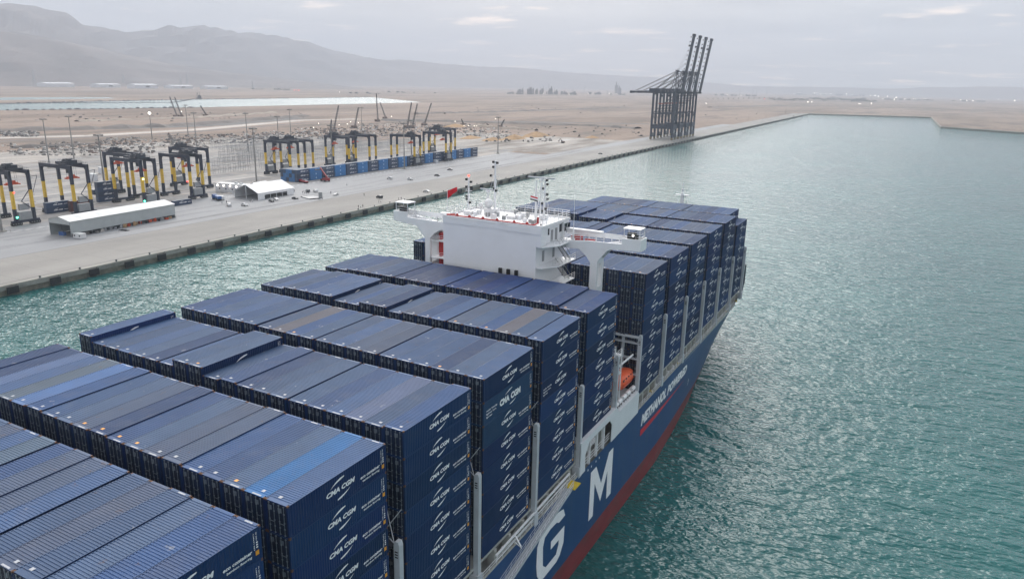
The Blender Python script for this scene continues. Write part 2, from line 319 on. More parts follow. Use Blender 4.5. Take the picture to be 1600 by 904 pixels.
def water_mat(name, base, rough, fine=True):
    m = bpy.data.materials.new(name); m.use_nodes = True; t = m.node_tree; n = t.nodes; l = t.links
    b = n['Principled BSDF']; b.inputs['Roughness'].default_value = rough; b.inputs['IOR'].default_value = 1.38
    tc = n.new('ShaderNodeTexCoord')
    q0 = n.new('ShaderNodeTexNoise'); q0.inputs['Scale'].default_value = .012; q0.inputs['Detail'].default_value = 4; l.new(tc.outputs['Object'], q0.inputs['Vector'])
    cr = n.new('ShaderNodeValToRGB'); e = cr.color_ramp.elements
    e[0].position = .35; e[0].color = (base[0]*.8, base[1]*.85, base[2]*.85, 1); e[1].position = .68; e[1].color = (base[0]*1.35, base[1]*1.15, base[2]*1.1, 1)
    l.new(q0.outputs['Fac'], cr.inputs[0]); l.new(cr.outputs[0], b.inputs['Base Color'])
    def noise(sc, st, rot, det, ro=.55, dist=0.0):
        mp = n.new('ShaderNodeMapping'); mp.inputs['Rotation'].default_value = (0, 0, R(rot)); mp.inputs['Scale'].default_value = st; l.new(tc.outputs['Object'], mp.inputs[0])
        q = n.new('ShaderNodeTexNoise'); q.inputs['Scale'].default_value = sc; q.inputs['Detail'].default_value = det; q.inputs['Roughness'].default_value = ro; q.inputs['Distortion'].default_value = dist
        l.new(mp.outputs[0], q.inputs['Vector']); return q.outputs['Fac']
    a = noise(.5, (.5, 1, 1), -14, 2, .5, .3); c = noise(.16, (.4, 1, 1), -20, 2, .5, .2)
    ch = noise(1.2, (.55, 1, 1), 14, 1.5, .5, .3)
    # ring waves thrown off by the bow, dying out with distance
    mpr = n.new('ShaderNodeMapping'); mpr.inputs['Location'].default_value = (2, -112, 0); l.new(tc.outputs['Object'], mpr.inputs[0])
    wv = n.new('ShaderNodeTexWave'); wv.wave_type = 'RINGS'; wv.rings_direction = 'SPHERICAL'; wv.inputs['Scale'].default_value = .085; wv.inputs['Distortion'].default_value = 11; wv.inputs['Detail'].default_value = 3; wv.inputs['Detail Scale'].default_value = .4; l.new(mpr.outputs[0], wv.inputs['Vector'])
    ln = n.new('ShaderNodeVectorMath'); ln.operation = 'LENGTH'; l.new(mpr.outputs[0], ln.inputs[0])
    fo_ = n.new('ShaderNodeMapRange'); fo_.inputs[1].default_value = 15; fo_.inputs[2].default_value = 95; fo_.inputs[3].default_value = .1; fo_.inputs[4].default_value = 0; l.new(ln.outputs['Value'], fo_.inputs[0])
    wm = n.new('ShaderNodeMath'); wm.operation = 'MULTIPLY'; l.new(wv.outputs['Fac'], wm.inputs[0]); l.new(fo_.outputs[0], wm.inputs[1])
    a1 = n.new('ShaderNodeMath'); a1.operation = 'MULTIPLY_ADD'; a1.inputs[1].default_value = .55; l.new(ch, a1.inputs[0]); l.new(a, a1.inputs[2])
    a2 = n.new('ShaderNodeMath'); a2.operation = 'ADD'; l.new(a1.outputs[0], a2.inputs[0]); l.new(wm.outputs[0], a2.inputs[1]); a = a2.outputs[0]
    k = n.new('ShaderNodeMath'); k.operation = 'MULTIPLY_ADD'; k.inputs[1].default_value = 2.2; l.new(c, k.inputs[0]); l.new(a, k.inputs[2])
    bp = n.new('ShaderNodeBump'); bp.inputs['Strength'].default_value = 1.0; bp.inputs['Distance'].default_value = .74; l.new(k.outputs[0], bp.inputs['Height']); l.new(bp.outputs[0], b.inputs['Normal'])
    return m
M['water'] = water_mat('harbour_water', (.015, .115, .116), .06)
M['pond'] = water_mat('basin_water', (.05, .15, .15), .2)
# ---------------------------------------------------------------- setting: water, land, quay
def sheet(name, pts, z, m, kind='structure', **k):
    b = MB(); tris = tessellate_polygon([[Vector((p[0], p[1], 0)) for p in pts]])
    b.v = [(p[0], p[1], z) for p in pts]
    for t in tris: b.f.append(tuple(t)); b.m.append(0)
    me = b.mesh(name, m)
    for p in me.polygons:
        if p.normal.z < 0: p.flip()
    return link(name, me, kind=kind, **k)
sheet('water', [(-600, -3000), (3500, -3000), (3500, 2700), (-600, 2700)], 0, M['water'])
Q0, Q1 = (edge_x(-900), -900), (edge_x(2445), 2445)
FAR = [(59, 2545), (76, 1830), (216, 1706), (3400, -1100)]
land = [Q0, Q1] + FAR + [(14300, -3900), (14300, 19500), (-17200, 19500), (-17200, -3900), (Q0[0], -3900)]
sheet('ground', land, GZ, M['ground'])
# quay wall along the basin (face, cope beam) as one structure
qw = MB()
pts = [Q0, Q1] + FAR
for i in range(len(pts)-1):
    p, q = Vector((*pts[i], 0)), Vector((*pts[i+1], 0)); d = (q-p).normalized(); nrm = Vector((d.y, -d.x, 0))
    if i == 0:
        pass
    a0 = p + nrm*.35; a1 = q + nrm*.35
    qw.face([(a0.x, a0.y, -4), (a1.x, a1.y, -4), (a1.x, a1.y, GZ-1.5), (a0.x, a0.y, GZ-1.5)], 1)
    b0 = p + nrm*.9; b1 = q + nrm*.9
    qw.face([(a0.x, a0.y, GZ-1.5), (a1.x, a1.y, GZ-1.5), (b1.x, b1.y, GZ-1.5), (b0.x, b0.y, GZ-1.5)], 1)
    qw.face([(b0.x, b0.y, GZ-1.5), (b1.x, b1.y, GZ-1.5), (b1.x, b1.y, GZ+.25), (b0.x, b0.y, GZ+.25)], 0)
    c0 = p - nrm*.7; c1 = q - nrm*.7
    qw.face([(b0.x, b0.y, GZ+.25), (b1.x, b1.y, GZ+.25), (c1.x, c1.y, GZ+.25), (c0.x, c0.y, GZ+.25)], 0)
    qw.face([(c0.x, c0.y, GZ+.25), (c1.x, c1.y, GZ+.25), (c1.x, c1.y, GZ-.1), (c0.x, c0.y, GZ-.1)], 0)
qw.build('quay_wall', [M['cope'], M['quayface']], kind='structure')
def qpt(v, y): return (edge_x(y)-v, y)
def strip(name, v0, v1, y0, y1, dz, m, **k):
    return sheet(name, [qpt(v0, y0), qpt(v0, y1), qpt(v1, y1), qpt(v1, y0)], GZ+dz, m, **k)
strip('quay_apron', .7, 42, -880, 2430, .004, M['concrete'])
strip('pavement', 42, 104, -880, 640, .006, M['apron'])
strip('pavement', 42, 62, 640, 1500, .006, M['apron'])
strip('rail_groove', 3.4, 3.75, -880, 2400, .012, M['joint'])
strip('rail_groove', 41.7, 42.1, -880, 2400, .012, M['joint'])
strip('yard_ground', 104, 470, -700, 660, .004, M['yard'])
strip('yard_ground', 62, 300, 660, 900, .003, M['yard'])
# lane marks beside the stacking lanes: one dashed line painted on the pavement
mk = MB()
for k in range(64):
    y = 300 + k*5.2; a, b = qpt(101.0, y), qpt(99.6, y); c, d = qpt(99.6, y+2.4), qpt(101.0, y+2.4)
    mk.face([(b[0], b[1], GZ+.014), (a[0], a[1], GZ+.014), (d[0], d[1], GZ+.014), (c[0], c[1], GZ+.014)])
for k in range(10):
    y = 118 + k*5.0; a, b = qpt(94, y), qpt(90, y+5); 
    mk.face([(b[0], b[1], GZ+.014), (a[0], a[1], GZ+.014), (a[0], a[1]+1.6, GZ+.014), (b[0], b[1]+1.6, GZ+.014)])
mk.build('lane_markings', M['line'], kind='structure')
# crane runways: pale concrete beams running through the yard
rw = MB()
for v in (105.8, 130.8, 137, 162, 168, 193, 199, 224, 230, 255, 262, 287, 294, 319, 326, 351, 358, 383):
    for (y0, y1) in ((-300, 640),):
        a, b, c, d = qpt(v-1.1, y0), qpt(v+1.1, y0), qpt(v+1.1, y1), qpt(v-1.1, y1)
        rw.face([(b[0], b[1], GZ+.02), (a[0], a[1], GZ+.02), (d[0], d[1], GZ+.02), (c[0], c[1], GZ+.02)])
rw.build('crane_runways', M['apron'], kind='structure')
rl = MB()
for v in (118, 149, 180, 211, 242, 274, 306, 338, 370):
    for y0 in range(-250, 640, 42):
        a, b, c, d = qpt(v-7.5, y0), qpt(v+7.5, y0), qpt(v+7.5, y0+38), qpt(v-7.5, y0+38)
        if random.random() < .8:
            rl.face([(b[0], b[1], GZ+.024), (a[0], a[1], GZ+.024), (d[0], d[1], GZ+.024), (c[0], c[1], GZ+.024)])
M['gravelbed'] = mat('stack_bed', (.25, .245, .24), .9, var=.25, scale=.15)
rl.build('stacking_beds', M['gravelbed'], kind='structure')
# roads through the sand
def road(name, px, wd, m, dz=.03):
    P = [G(*p) for p in px]; b = MB()
    for i in range(len(P)-1):
        d = (P[i+1]-P[i]).normalized(); nn = Vector((-d.y, d.x, 0))*wd/2
        q = [P[i]+nn, P[i]-nn, P[i+1]-nn, P[i+1]+nn]
        q = [(a.x, a.y, GZ+dz) for a in q]; b.face(q)
    me = b.mesh(name, m)
    for p in me.polygons:
        if p.normal.z < 0: p.flip()
    link(name, me, kind='structure')
M['asphalt'] = mat('dusty_asphalt', (.13, .125, .12), .9, var=.2, scale=.02)
M['palesand'] = mat('pale_sand', (.50, .46, .42), .95, var=.15, scale=.02)
road('road', [(-60, 224), (120, 215), (250, 210), (480, 192), (640, 186), (840, 183), (1020, 180)], 11, M['asphalt'])
road('road', [(-60, 217), (140, 212), (300, 203), (470, 188), (560, 186)], 26, M['palesand'], .02)
road('road', [(520, 178), (760, 176), (985, 168), (1150, 158), (1600, 158)], 14, M['asphalt'])
road('road', [(600, 189), (800, 190), (1015, 194)], 30, M['asphalt'], .01)
road('road', [(-80, 205), (60, 203), (200, 200), (330, 196), (470, 184)], 40, M['asphalt'], .01)
# earth banks: long low ridges of spoil
def berm(px, w_, h_, m):
    P = [G(*p) for p in px]; b = MB(); prof = ((-1, 0), (-.45, .8), (0, 1), (.4, .75), (1, 0)); rows = []
    for i in range(len(P)-1):
        n = max(2, int((P[i+1]-P[i]).length/14)); d = (P[i+1]-P[i]).normalized(); nn = Vector((-d.y, d.x, 0))
        for k in range(n):
            c = P[i].lerp(P[i+1], k/n); f = 1+.35*math.sin(k*1.7+i)+random.uniform(-.25, .25)
            rows.append([(c.x+nn.x*u*w_*.5*f, c.y+nn.y*u*w_*.5*f, GZ-.1+v*h_*f) for u, v in prof])
    for r_ in rows: b.v += r_
    for i in range(len(rows)-1):
        for j in range(4): k = i*5+j; b.f.append((k, k+1, k+6, k+5)); b.m.append(0)
    b.build('earth_bank', m, kind='structure')
M['bank'] = mat('grey_spoil_bank', (.17, .15, .135), .95, var=.3, scale=.05)
M['bankpale'] = mat('pale_spoil_bank', (.34, .285, .235), .95, var=.25, scale=.04)
berm([(-40, 205), (120, 202), (240, 198), (360, 191), (480, 181)], 34, 3.5, M['bank'])
berm([(596, 188), (700, 190), (800, 193), (930, 197), (1008, 202)], 26, 3, M['bank'])
berm([(650, 178), (800, 174), (985, 168)], 30, 2.5, M['bank'])
berm([(700, 196), (760, 199), (850, 205)], 14, 3.5, M['bankpale'])
berm([(120, 190), (300, 184), (430, 176)], 22, 2.5, M['bankpale'])
berm([(1110, 168), (1180, 166), (1260, 165), (1450, 170), (1620, 176)], 40, 2.5, M['bank'])
berm([(20, 232), (100, 228), (170, 224)], 10, 2.6, M['bank'])
# basin behind, with its rock bank and spit
pond = [(-1562, 700), (-1530, 900), (-1506, 1160), (-1515, 1600), (-1536, 2150), (-2113, 2575), (-2060, 2100), (-2020, 1570), (-1950, 1200), (-1853, 910), (-1900, 500), (-1650, 500)]
sheet('basin_water', pond, GZ+.05, M['pond'])
sheet('basin_water', [tuple(G(*p)[:2]) for p in ((-20, 157), (40, 156), (180, 154), (170, 152), (40, 152), (-20, 153))], GZ+.06, M['pond'])
bank = MB()
for ln in ([(-1905, 480), (-1858, 910), (-1955, 1200), (-2026, 1570), (-2066, 2100), (-2118, 2575)], [(-1553, 690), (-1524, 900), (-1500, 1160)]):
    for i in range(len(ln)-1):
        p, q = Vector((*ln[i], 0)), Vector((*ln[i+1], 0)); n = max(2, int((q-p).length/16))
        for k in range(n):
            c = p.lerp(q, (k+.5)/n); r = random.uniform(2, 5); bank.ball((c.x, c.y, GZ+.4), r*1.6, r*1.6, random.uniform(1, 3.2), 6, 4)
bank.build('rock_bank', M['fardark'], kind='structure')

# mountains: a height field laid out around the harbour, far inland
import bisect
def interp(xs, ys, x):
    if x <= xs[0]: return ys[0]
    if x >= xs[-1]: return ys[-1]
    i = bisect.bisect_right(xs, x); t = (x-xs[i-1])/(xs[i]-xs[i-1]); return ys[i-1]*(1-t)+ys[i]*t
from mathutils import noise as mnoise
def azi(px, py):
    v = _f + _r2*((px-800)/FPX) - _u2*((py-452)/FPX)
    return math.atan2(v.x, v.y), math.atan2(v.z, math.hypot(v.x, v.y))
def range_mesh(name, prof, D0, D1, depth, n=260, rows=26, rough=.07, seed=0, pad=.35):
    pr = [azi(*p) for p in prof]; xs = [p[0] for p in pr]; ys = [p[1] for p in pr]
    a0, a1 = xs[0]-pad, xs[-1]+pad*.6
    b = MB()
    for i in range(n+1):
        a = a0 + (a1-a0)*i/n; el = interp(xs, ys, a)
        fade = 1 if a >= xs[0] else max(0, 1-(xs[0]-a)/pad*.7)
        if a > xs[-1]: fade = max(0, 1-(a-xs[-1])/(pad*.5))
        D = interp([xs[0], xs[-1]], [D0, D1], a)
        H = (math.tan(max(el, .0005))*D + CAM.z - GZ)*fade
        for j in range(rows+1):
            t = j/rows
            # t<.7 rising face, then falls away behind
            prof_t = math.sin(min(t/.62, 1)*math.pi/2)**1.5 if t < .62 else max(0, 1-(t-.62)/.38)
            dist = D + (t-.62)*depth
            x = CAM.x + math.sin(a)*dist; y = CAM.y + math.cos(a)*dist
            nz = mnoise.fractal(Vector((x*.0011+seed, y*.0011, seed)), 1.0, 2.0, 6)
            rid = 1-abs(mnoise.noise(Vector((x*.0028+seed, y*.0009, seed+3))))*1.6
            h = H*prof_t*(1 + rough*nz*(1 if abs(t-.62) > .02 else .25)) + H*.22*rid*math.sin(min(t/.62, 1)*math.pi)*(1 if t < .62 else 0)
            b.v.append((x, y, GZ-1 + max(h, 0)))
    for i in range(n):
        for j in range(rows):
            k = i*(rows+1)+j; b.f.append((k, k+rows+1, k+rows+2, k+1)); b.m.append(0)
    b.build(name, M['rock'], kind='structure', smooth=False)
range_mesh('hills', [(-40, 18), (0, 18), (30, 19), (60, 22), (105, 28), (118, 35), (130, 44), (165, 48), (195, 54), (235, 47), (270, 45), (310, 48), (345, 53), (400, 57), (440, 62), (475, 69), (520, 83), (560, 89), (600, 94), (650, 98), (700, 102), (760, 106), (820, 109), (900, 115), (980, 120), (1060, 125)], 8800, 16300, 4300, n=340, seed=1.3)
range_mesh('hills', [(-40, 50), (0, 54), (60, 58), (100, 64), (140, 74), (190, 88), (240, 98), (290, 106), (340, 112)], 6300, 7400, 2300, n=130, seed=7.1, rough=.12)
range_mesh('hills', [(900, 127), (960, 130), (1060, 133), (1100, 134), (1180, 135), (1260, 136), (1400, 139), (1440, 137), (1520, 136), (1640, 137)], 15200, 15200, 2500, n=120, rows=8, seed=4.7, rough=.03)
# haze: one closed box of air round everything
hz = MB(); hz.box(-17500, 14500, -4200, 19800, -5.5, 1350)
hzm = bpy.data.materials.new('air_haze'); hzm.use_nodes = True; t = hzm.node_tree
t.nodes.remove(t.nodes['Principled BSDF']); pv = t.nodes.new('ShaderNodeVolumePrincipled')
pv.inputs['Color'].default_value = (.74, .80, .90, 1); pv.inputs['Density'].default_value = 1.35e-4; pv.inputs['Anisotropy'].default_value = 0.0
t.links.new(pv.outputs[0], t.nodes['Material Output'].inputs['Volume'])
hz.build('haze', hzm, kind='stuff')
# ---------------------------------------------------------------- the container ship
XC = -25.42; HB = 25.92
def wl(y): return interp([72, 82, 96, 108, 122, 135, 147, 160, 170, 176, 179], [25.92, 25.3, 24.3, 23.1, 21.2, 18.2, 14.2, 9.0, 4.2, 1.4, .3], y)
def dk(y): return interp([138, 150, 158, 166, 174, 181, 187, 191], [25.92, 25.6, 24.4, 21.8, 17.0, 11.2, 5.2, .4], y)
def ztop(y): return interp([122, 140, 150, 154, 160, 170, 191], [17.2, 17.8, 18.6, 19.6, 22.4, 23.0, 24.2], y)
def hb(y, z):
    zt = ztop(y); a, b = wl(y), dk(y)
    if y < -60: a = interp([-112, -60], [23.5, 25.92], y)
    t = max(0, min(1, z/zt))
    return a + (b-a)*t**.8 if z > 0 else a*(1-.004*abs(z))
ship = empty('container_ship', (XC, 30, 0), label='large blue container ship with white deckhouse loaded high with navy containers', cat='container ship')
def sp(o):   # parent to the ship keeping world coordinates
    o.parent = ship; o.matrix_parent_inverse = Matrix.Translation((-XC, -30, 0)); return o
b = MB()
ys = [-112 + 4*k for k in range(46)] + [72, 78, 84, 90] ; ys = sorted(set([y for y in ys if y <= 100] + list(range(104, 150, 3)) + list(range(150, 192, 2)) + [191]))
def levels(y):
    zt = ztop(y); return [-3, -.5, 0.4, 1.2, 2.4, 3.6, 4.4] + [4.4+(zt-4.4)*k/7 for k in range(1, 8)]
nl = 14
for side in (1, -1):
    base = len(b.v)
    for y in ys:
        for z in levels(y):
            yy = y if y < 179 else y
            h = hb(y, z)
            if y > 179: h = dk(y)*max(0, (z/ztop(y)))**1.6 * .98 if z > 0 else .02
            b.v.append((XC + side*h, y, z))
    for i in range(len(ys)-1):
        for j in range(nl-1):
            k = base+i*nl+j; q = (k, k+nl, k+nl+1, k+1)
            b.f.append(q if side == 1 else q[::-1]); b.m.append(1 if j < 6 else 0)
# transom
b.face([(XC+hb(-112, z), -112, z) for z in levels(-112)] + [(XC-hb(-112, z), -112, z) for z in levels(-112)[::-1]])
hull = sp(b.build('hull', [M['hullblue'], M['hullred']]))
for p in hull.data.polygons: p.use_smooth = False
def hull_flat(name, polys, m, off=.03, tilt=0):
    b = MB()
    for poly in polys:
        tr = tessellate_polygon([[Vector((u, v, 0)) for u, v in poly]]); i = len(b.v)
        b.v += [(XC+hb(y, z)+off, y, z) for y, z in poly]
        for t in tr: b.f.append(tuple(i+k for k in t)); b.m.append(0)
    return sp(b.build(name, m))
G_ = [(25.5, 14.35), (26.15, 12.95), (24.0, 12.85), (23.2, 13.35), (21.1, 13.45), (19.3, 13.1), (18.75, 11.8), (18.95, 8.7), (19.9, 7.85), (23.4, 7.85), (24.15, 9.1), (24.15, 9.85), (21.43, 9.85), (21.43, 11.2), (26.1, 11.2), (26.0, 8.4), (24.8, 6.85), (23.6, 6.4), (19.2, 6.4), (18.0, 6.85), (17.1, 8.1), (16.8, 9.9), (16.9, 12.9), (18.0, 14.3), (19.8, 14.8), (23.6, 14.8)]
M_ = [(35.85, 6.4), (35.85, 15.3), (38.15, 15.3), (40.72, 11.0), (43.75, 15.3), (45.78, 15.3), (45.78, 6.4), (43.7, 6.4), (43.5, 11.85), (40.78, 7.5), (37.8, 12.3), (37.68, 6.4)]
hull_flat('hull_letter', [G_], M['label']); hull_flat('hull_letter', [M_], M['label'])
# red wedge under the slogan, in short pieces so that it follows the flare
for_w = [[(60.3+31.7*k/12, 11.0+.0*k), (60.3+31.7*(k+1)/12, 11.0), (60.3+31.7*(k+1)/12, 11.0+1.3*(1-(k+1)/12)), (60.3+31.7*k/12, 11.0+1.3*(1-k/12))] for k in range(12)]
for_w = [[(y, z + (y-60.3)*.014) for y, z in q] for q in for_w]
hull_flat('red_wedge', for_w, M['wedge'], .05)
def text_mesh(txt, size=1.0, shear=0.0, bold=.0, sx=1.0, space=1.0, res=2):
    c = bpy.data.curves.new('t', 'FONT'); c.body = txt; c.size = size; c.shear = shear; c.offset = bold; c.space_character = space; c.resolution_u = res
    o = bpy.data.objects.new('t', c); COL.objects.link(o)
    dg = bpy.context.evaluated_depsgraph_get(); dg.update()
    me = bpy.data.meshes.new_from_object(o.evaluated_get(dg)); vs_ = [(v.co.x*sx, v.co.y) for v in me.vertices]; fs = [tuple(p.vertices) for p in me.polygons]
    bpy.data.objects.remove(o); bpy.data.curves.remove(c); bpy.data.meshes.remove(me)
    x0 = min(v[0] for v in vs_); x1 = max(v[0] for v in vs_); y0 = min(v[1] for v in vs_); y1 = max(v[1] for v in vs_)
    return [(v[0]-x0, v[1]-y0) for v in vs_], fs, x1-x0, y1-y0
def put_text(b, txt, u0, u1, v0, v1, fn, m=0, **k):
    """lay a word into the rectangle u0..u1, v0..v1 and map it to the surface with fn(u, v)"""
    vs_, fs, W, H = text_mesh(txt, **k); i = len(b.v)
    for x, y in vs_: b.v.append(tuple(fn(u0+(u1-u0)*x/W, v0+(v1-v0)*y/H)))
    for f in fs: b.f.append(tuple(i+q for q in f)); b.m.append(m)
hs = lambda y, z: (XC+hb(y, z)+.05, y, z)
b = MB(); put_text(b, 'METHANOL', 60.4, 76.2, 13.0, 15.35, hs, shear=.2, bold=.06)
put_text(b, 'POWERED', 77.0, 92.2, 12.95, 15.2, hs, shear=.2, bold=.06)
sp(b.build('methanol_powered_lettering', M['label']))
b = MB(); put_text(b, '-', 96, 96.7, 9.6, 9.8, hs); b.face([hs(96.2, 8.2), hs(96.5, 8.2), hs(96.5, 9.3), hs(96.2, 9.3)]); b.face([hs(95.9, 9.3), hs(96.8, 9.3), hs(96.8, 9.5), hs(95.9, 9.5)])
sp(b.build('hull_mark', M['label']))
b = MB()
for y in (34.3, 35.7, 37.6, 39.0): b.face([hs(y, 16.25), hs(y+.3, 16.25), hs(y+.3, 16.6), hs(y, 16.6)])
sp(b.build('hull_mark', M['label']))
# weather deck with the passage along the side
b = MB(); b.box(XC-HB+.35, XC+HB-.35, -111, 140, 16.2, 16.6); b.prism([(XC-25, 140), (XC+25, 140), (XC+24, 156), (XC+14, 172), (XC, 184), (XC-14, 172), (XC-24, 156)], 2, 17.6, 18.0)
sp(b.build('weather_deck', M['greydeck']))
b = MB()
b.box(XC-HB+2.3, XC+HB-2.3, -108, 44.5, 16.6, 19.3); b.box(XC-HB+2.3, XC+HB-2.3, 59.6, 146, 16.6, 19.3)
for s in (1, -1):                    # rail plate along the sheer, hatch stools under the outer stacks
    xo = XC+s*HB
    b.box(xo-s*.28, xo-s*.02, -110, 30.5, 16.7, 17.35); b.box(xo-s*.28, xo-s*.02, 58, 139, 16.7, 17.35)
    b.box(xo-s*2.6, xo-s*.7, -108, 31, 19.1, 19.45); b.box(xo-s*2.6, xo-s*.7, 59.2, 146, 19.1, 19.45)
    y = -106
    while y < 146:
        if not 30 < y < 58: b.box(xo-s*1.5, xo-s*.5, y-.28, y+.28, 16.6, 19.1)
        y += 3.733
sp(b.build('hatch_coaming', M['coaming']))
b = MB()
for s in (1, -1):
    xo = XC+s*(HB-.15)
    for y0, y1 in ((-108, 30), (59, 138)):
        for z in (17.75, 18.15): b.bar((xo, y0, z), (xo, y1, z), .05)
        y = y0
        while y < y1: b.bar((xo, y, 17.3), (xo, y, 18.2), .05); y += 1.6
sp(b.build('side_railing', M['white']))
b = MB()
rr = random.Random(4)
for y0 in range(-100, 146, 3):
    if 29 < y0 < 60: continue
    y = y0+rr.uniform(0, 2.4)
    for s in (1,):
        xo = XC+s*HB; q = rr.random()
        if q < .35: b.box(xo-1.1, xo-.6, y, y+.6, 16.6, 17.5+rr.random(), 0)
        elif q < .6: b.cyl((xo-.9, y, 16.6), (xo-.9, y, 17.6), .22, n=8, m=1)
        elif q < .8: b.bar((xo-1.6, y, 16.7), (xo-.5, y+1.6, 18.9), .12, m=0)
        elif q < .87: b.box(xo-1.0, xo-.6, y, y+.45, 17.1, 18.1, 2)
        else: b.box(xo-1.4, xo-.5, y, y+1.0, 16.6, 17.0, 3)
sp(b.build('deck_fitting', [M['coaming'], M['white'], M['red'], M['yellow']]))
# white side plating beside the deckhouse with its mooring-gear opening
for s in (1, -1):
    xo = XC+s*HB
    b = MB(); x0, x1 = (xo+.02, xo+.16) if s == 1 else (xo-.16, xo-.02)
    op0, op1 = [(32.9, 17.3), (32.7, 19.9), (34.3, 21.6), (42.9, 21.5), (44.1, 20.3), (44.1, 17.3)], None
    # plating in pieces round the opening
    for poly in ([(31.0, 17.1), (32.9, 17.1), (32.7, 19.9), (34.3, 21.6), (34.3, 22.6), (31.0, 22.6)], [(34.3, 21.6), (42.9, 21.5), (42.9, 22.6), (34.3, 22.6)], [(42.9, 21.5), (44.1, 20.3), (44.1, 17.1), (57.6, 17.1), (57.6, 20.9), (57.0, 21.4), (47.2, 21.4), (46.0, 22.6), (42.9, 22.6)]):
        b.prism(poly, 0, x0, x1)
    b.box(xo-s*2.4, xo, 31.0, 45.8, 22.3, 22.58); b.box(xo-s*6, xo-.01*s, 45.8, 57.6, 21.0, 21.35)
    sp(b.build('side_plating', M['hullwhite']))
    b = MB()
    for y in (35.2, 38.2, 41.2): b.box(xo-s*.5, xo-s*.1, y, y+.25, 17.0, 22.0, 0)
    for z in (17.8, 18.3, 18.8): b.bar((xo-s*.2, 33, z), (xo-s*.2, 44, z), .07, m=0)
    for k in range(9): b.cyl((xo-s*1.2, 35.5+k*.62, 18.5), (xo-s*2.2, 35.7+k*.62, 19.2), .25, n=8, m=0)
    b.box(xo-s*3, xo-s*2.8, 33, 44, 16.7, 22.2, 2); b.cyl((xo-s*1.2, 34.2, 18.6), (xo-s*1.2, 34.8, 18.6), .3, n=8, m=1); b.box(xo-s*2, xo-s*.9, 41.8, 43.4, 17, 21.2, 3)
    sp(b.build('opening_gear', [M['white'], M['red'], M['greydeck'], M['coaming']]))
# lashing bridges
P_ = 14.934; FWD0 = 71.31
gaps = [k*P_+1.37 for k in range(-3, 3)] + [46.15, 57.75] + [FWD0+k*P_+1.37 for k in range(6)]
for gi, (y, sides) in enumerate([(y, (1, -1)) for y in gaps if not 45 < y < 59] + [(y, (q,)) for y in gaps if 45 < y < 59 for q in (1, -1)]):
    b = MB()
    near = 45 < y < 59
    for s in sides:
        xo = XC+s*(HB+.05)
        z0 = 21.3 if near else 16.6
        b.box(xo-s*.80, xo-s*.12, y-.32, y+.32, z0, 31.6, 0)
        b.prism([(xo-s*.80, 31.6), (xo-s*.12, 31.6), (xo-s*.25, 32.0), (xo-s*.65, 32.0)], 1, y-.32, y+.32, 0)
        [b.box(xo-s*.66, xo-s*.30, y-.33, y-.32, 30.2+q, 30.35+q, 2) for q in (0, .3, .6)]
        if not near: b.box(xo-s*1.2, xo+s*.0, y-.55, y+.55, 16.8, 18.6, 0)
    if near:
        for z in (24.3, 27.3, 30.3, 31.4):
            for s in sides: b.box(XC+s*(HB-7.5), XC+s*(HB-.4), y-.5, y+.5, z, z+.18, 0)
        for s in sides:
            for xo in (XC+s*(HB-3.6), XC+s*(HB-7.2)): b.bar((xo, y, 17), (xo, y, 31.4), .45, m=0)
            for z in (24.3, 27.3, 30.3): b.bar((XC+s*(HB-7.2), y, z), (XC+s*(HB-.6), y, z+3), .12, m=1); b.bar((XC+s*(HB-7.2), y, z+3), (XC+s*(HB-.6), y, z), .12, m=1)
    else:
        xs = [XC+HB-2.9-k*5.085 for k in range(10)]
        for x in xs: b.box(x-.22, x+.22, y-.35, y+.35, 16.6, 31.4, 1)
        for z in (22.3, 25.2, 28.1, 31.4):
            b.box(XC-HB+.9, XC+HB-.9, y-.45, y+.45, z-.12, z, 1)
            for dyy in (-.5, .5):
                b.bar((XC-HB+.9, y+dyy, z+1.0), (XC+HB-.9, y+dyy, z+1.0), .05, m=1)
        # lashing rods crossing up to the stacks
        for x in (XC+HB-.9, XC+HB-3.4):
            for dyy in (-1.0, 1.0):
                b.bar((x, y, 31.5), (x-1.9, y+dyy*1.2, 34.6), .07, m=0); b.bar((x-1.9, y, 31.5), (x, y+dyy*1.2, 34.6), .07, m=0)
    sp(b.build('lashing_bridge', [M['post'], M['darksteel'], M['blackish']]))
# ---- deckhouse
WX0, WX1, WY0, WY1, WZ = -34.85, -15.9, 46.55, 57.6, 51.45
house = sp(empty('deckhouse', (XC, 52, 16.6))); house.location = (XC, 52, 16.6)
def hp(o): o.parent = house; return o
house.location = (0, 0, 0); house.matrix_parent_inverse = Matrix.Translation((-XC, -30, 0))
b = MB()
b.box(WX0, WX1, WY0, WY1, 16.6, 48.3)
b.box(WX0, -14.95, WY0, WY0+2.0, 48.3, WZ)                      # aft face of the navigation deck runs a metre wider
b.box(WX0, -15.4, WY0+2.0, 55.6, 48.3, WZ)
b.prism([(55.6, 48.3), (56.2, 48.3), (57.6, 51.0), (57.6, WZ), (55.6, WZ)], 0, WX0, -14.95)
b.box(WX0-.0, -14.9, WY0-.06, WY0, 50.55, 51.5); b.box(-34.9, -27.9, WY0-.10, WY0-.06, 50.5, 51.4)
b.box(-22.2, -14.9, WY0-.13, WY0-.06, 50.45, 51.5)
hp(b.build('outer_wall', M['white']))
b = MB(); b.box(WX0-.1, -14.8, WY0-.1, 58.2, WZ, WZ+.12)
for (x0, x1, y0, y1, h) in ((-33, -31.4, 50.5, 52, .8), (-29.8, -27.6, 52.5, 54.5, 1.3), (-24.5, -22.9, 51.5, 53.2, .6), (-19.6, -18.5, 50.5, 52, .7), (-26, -25.2, 48.6, 49.2, 1.2), (-22.5, -21.8, 53, 54, 1.1)):
    b.box(x0, x1, y0, y1, WZ+.12, WZ+h)
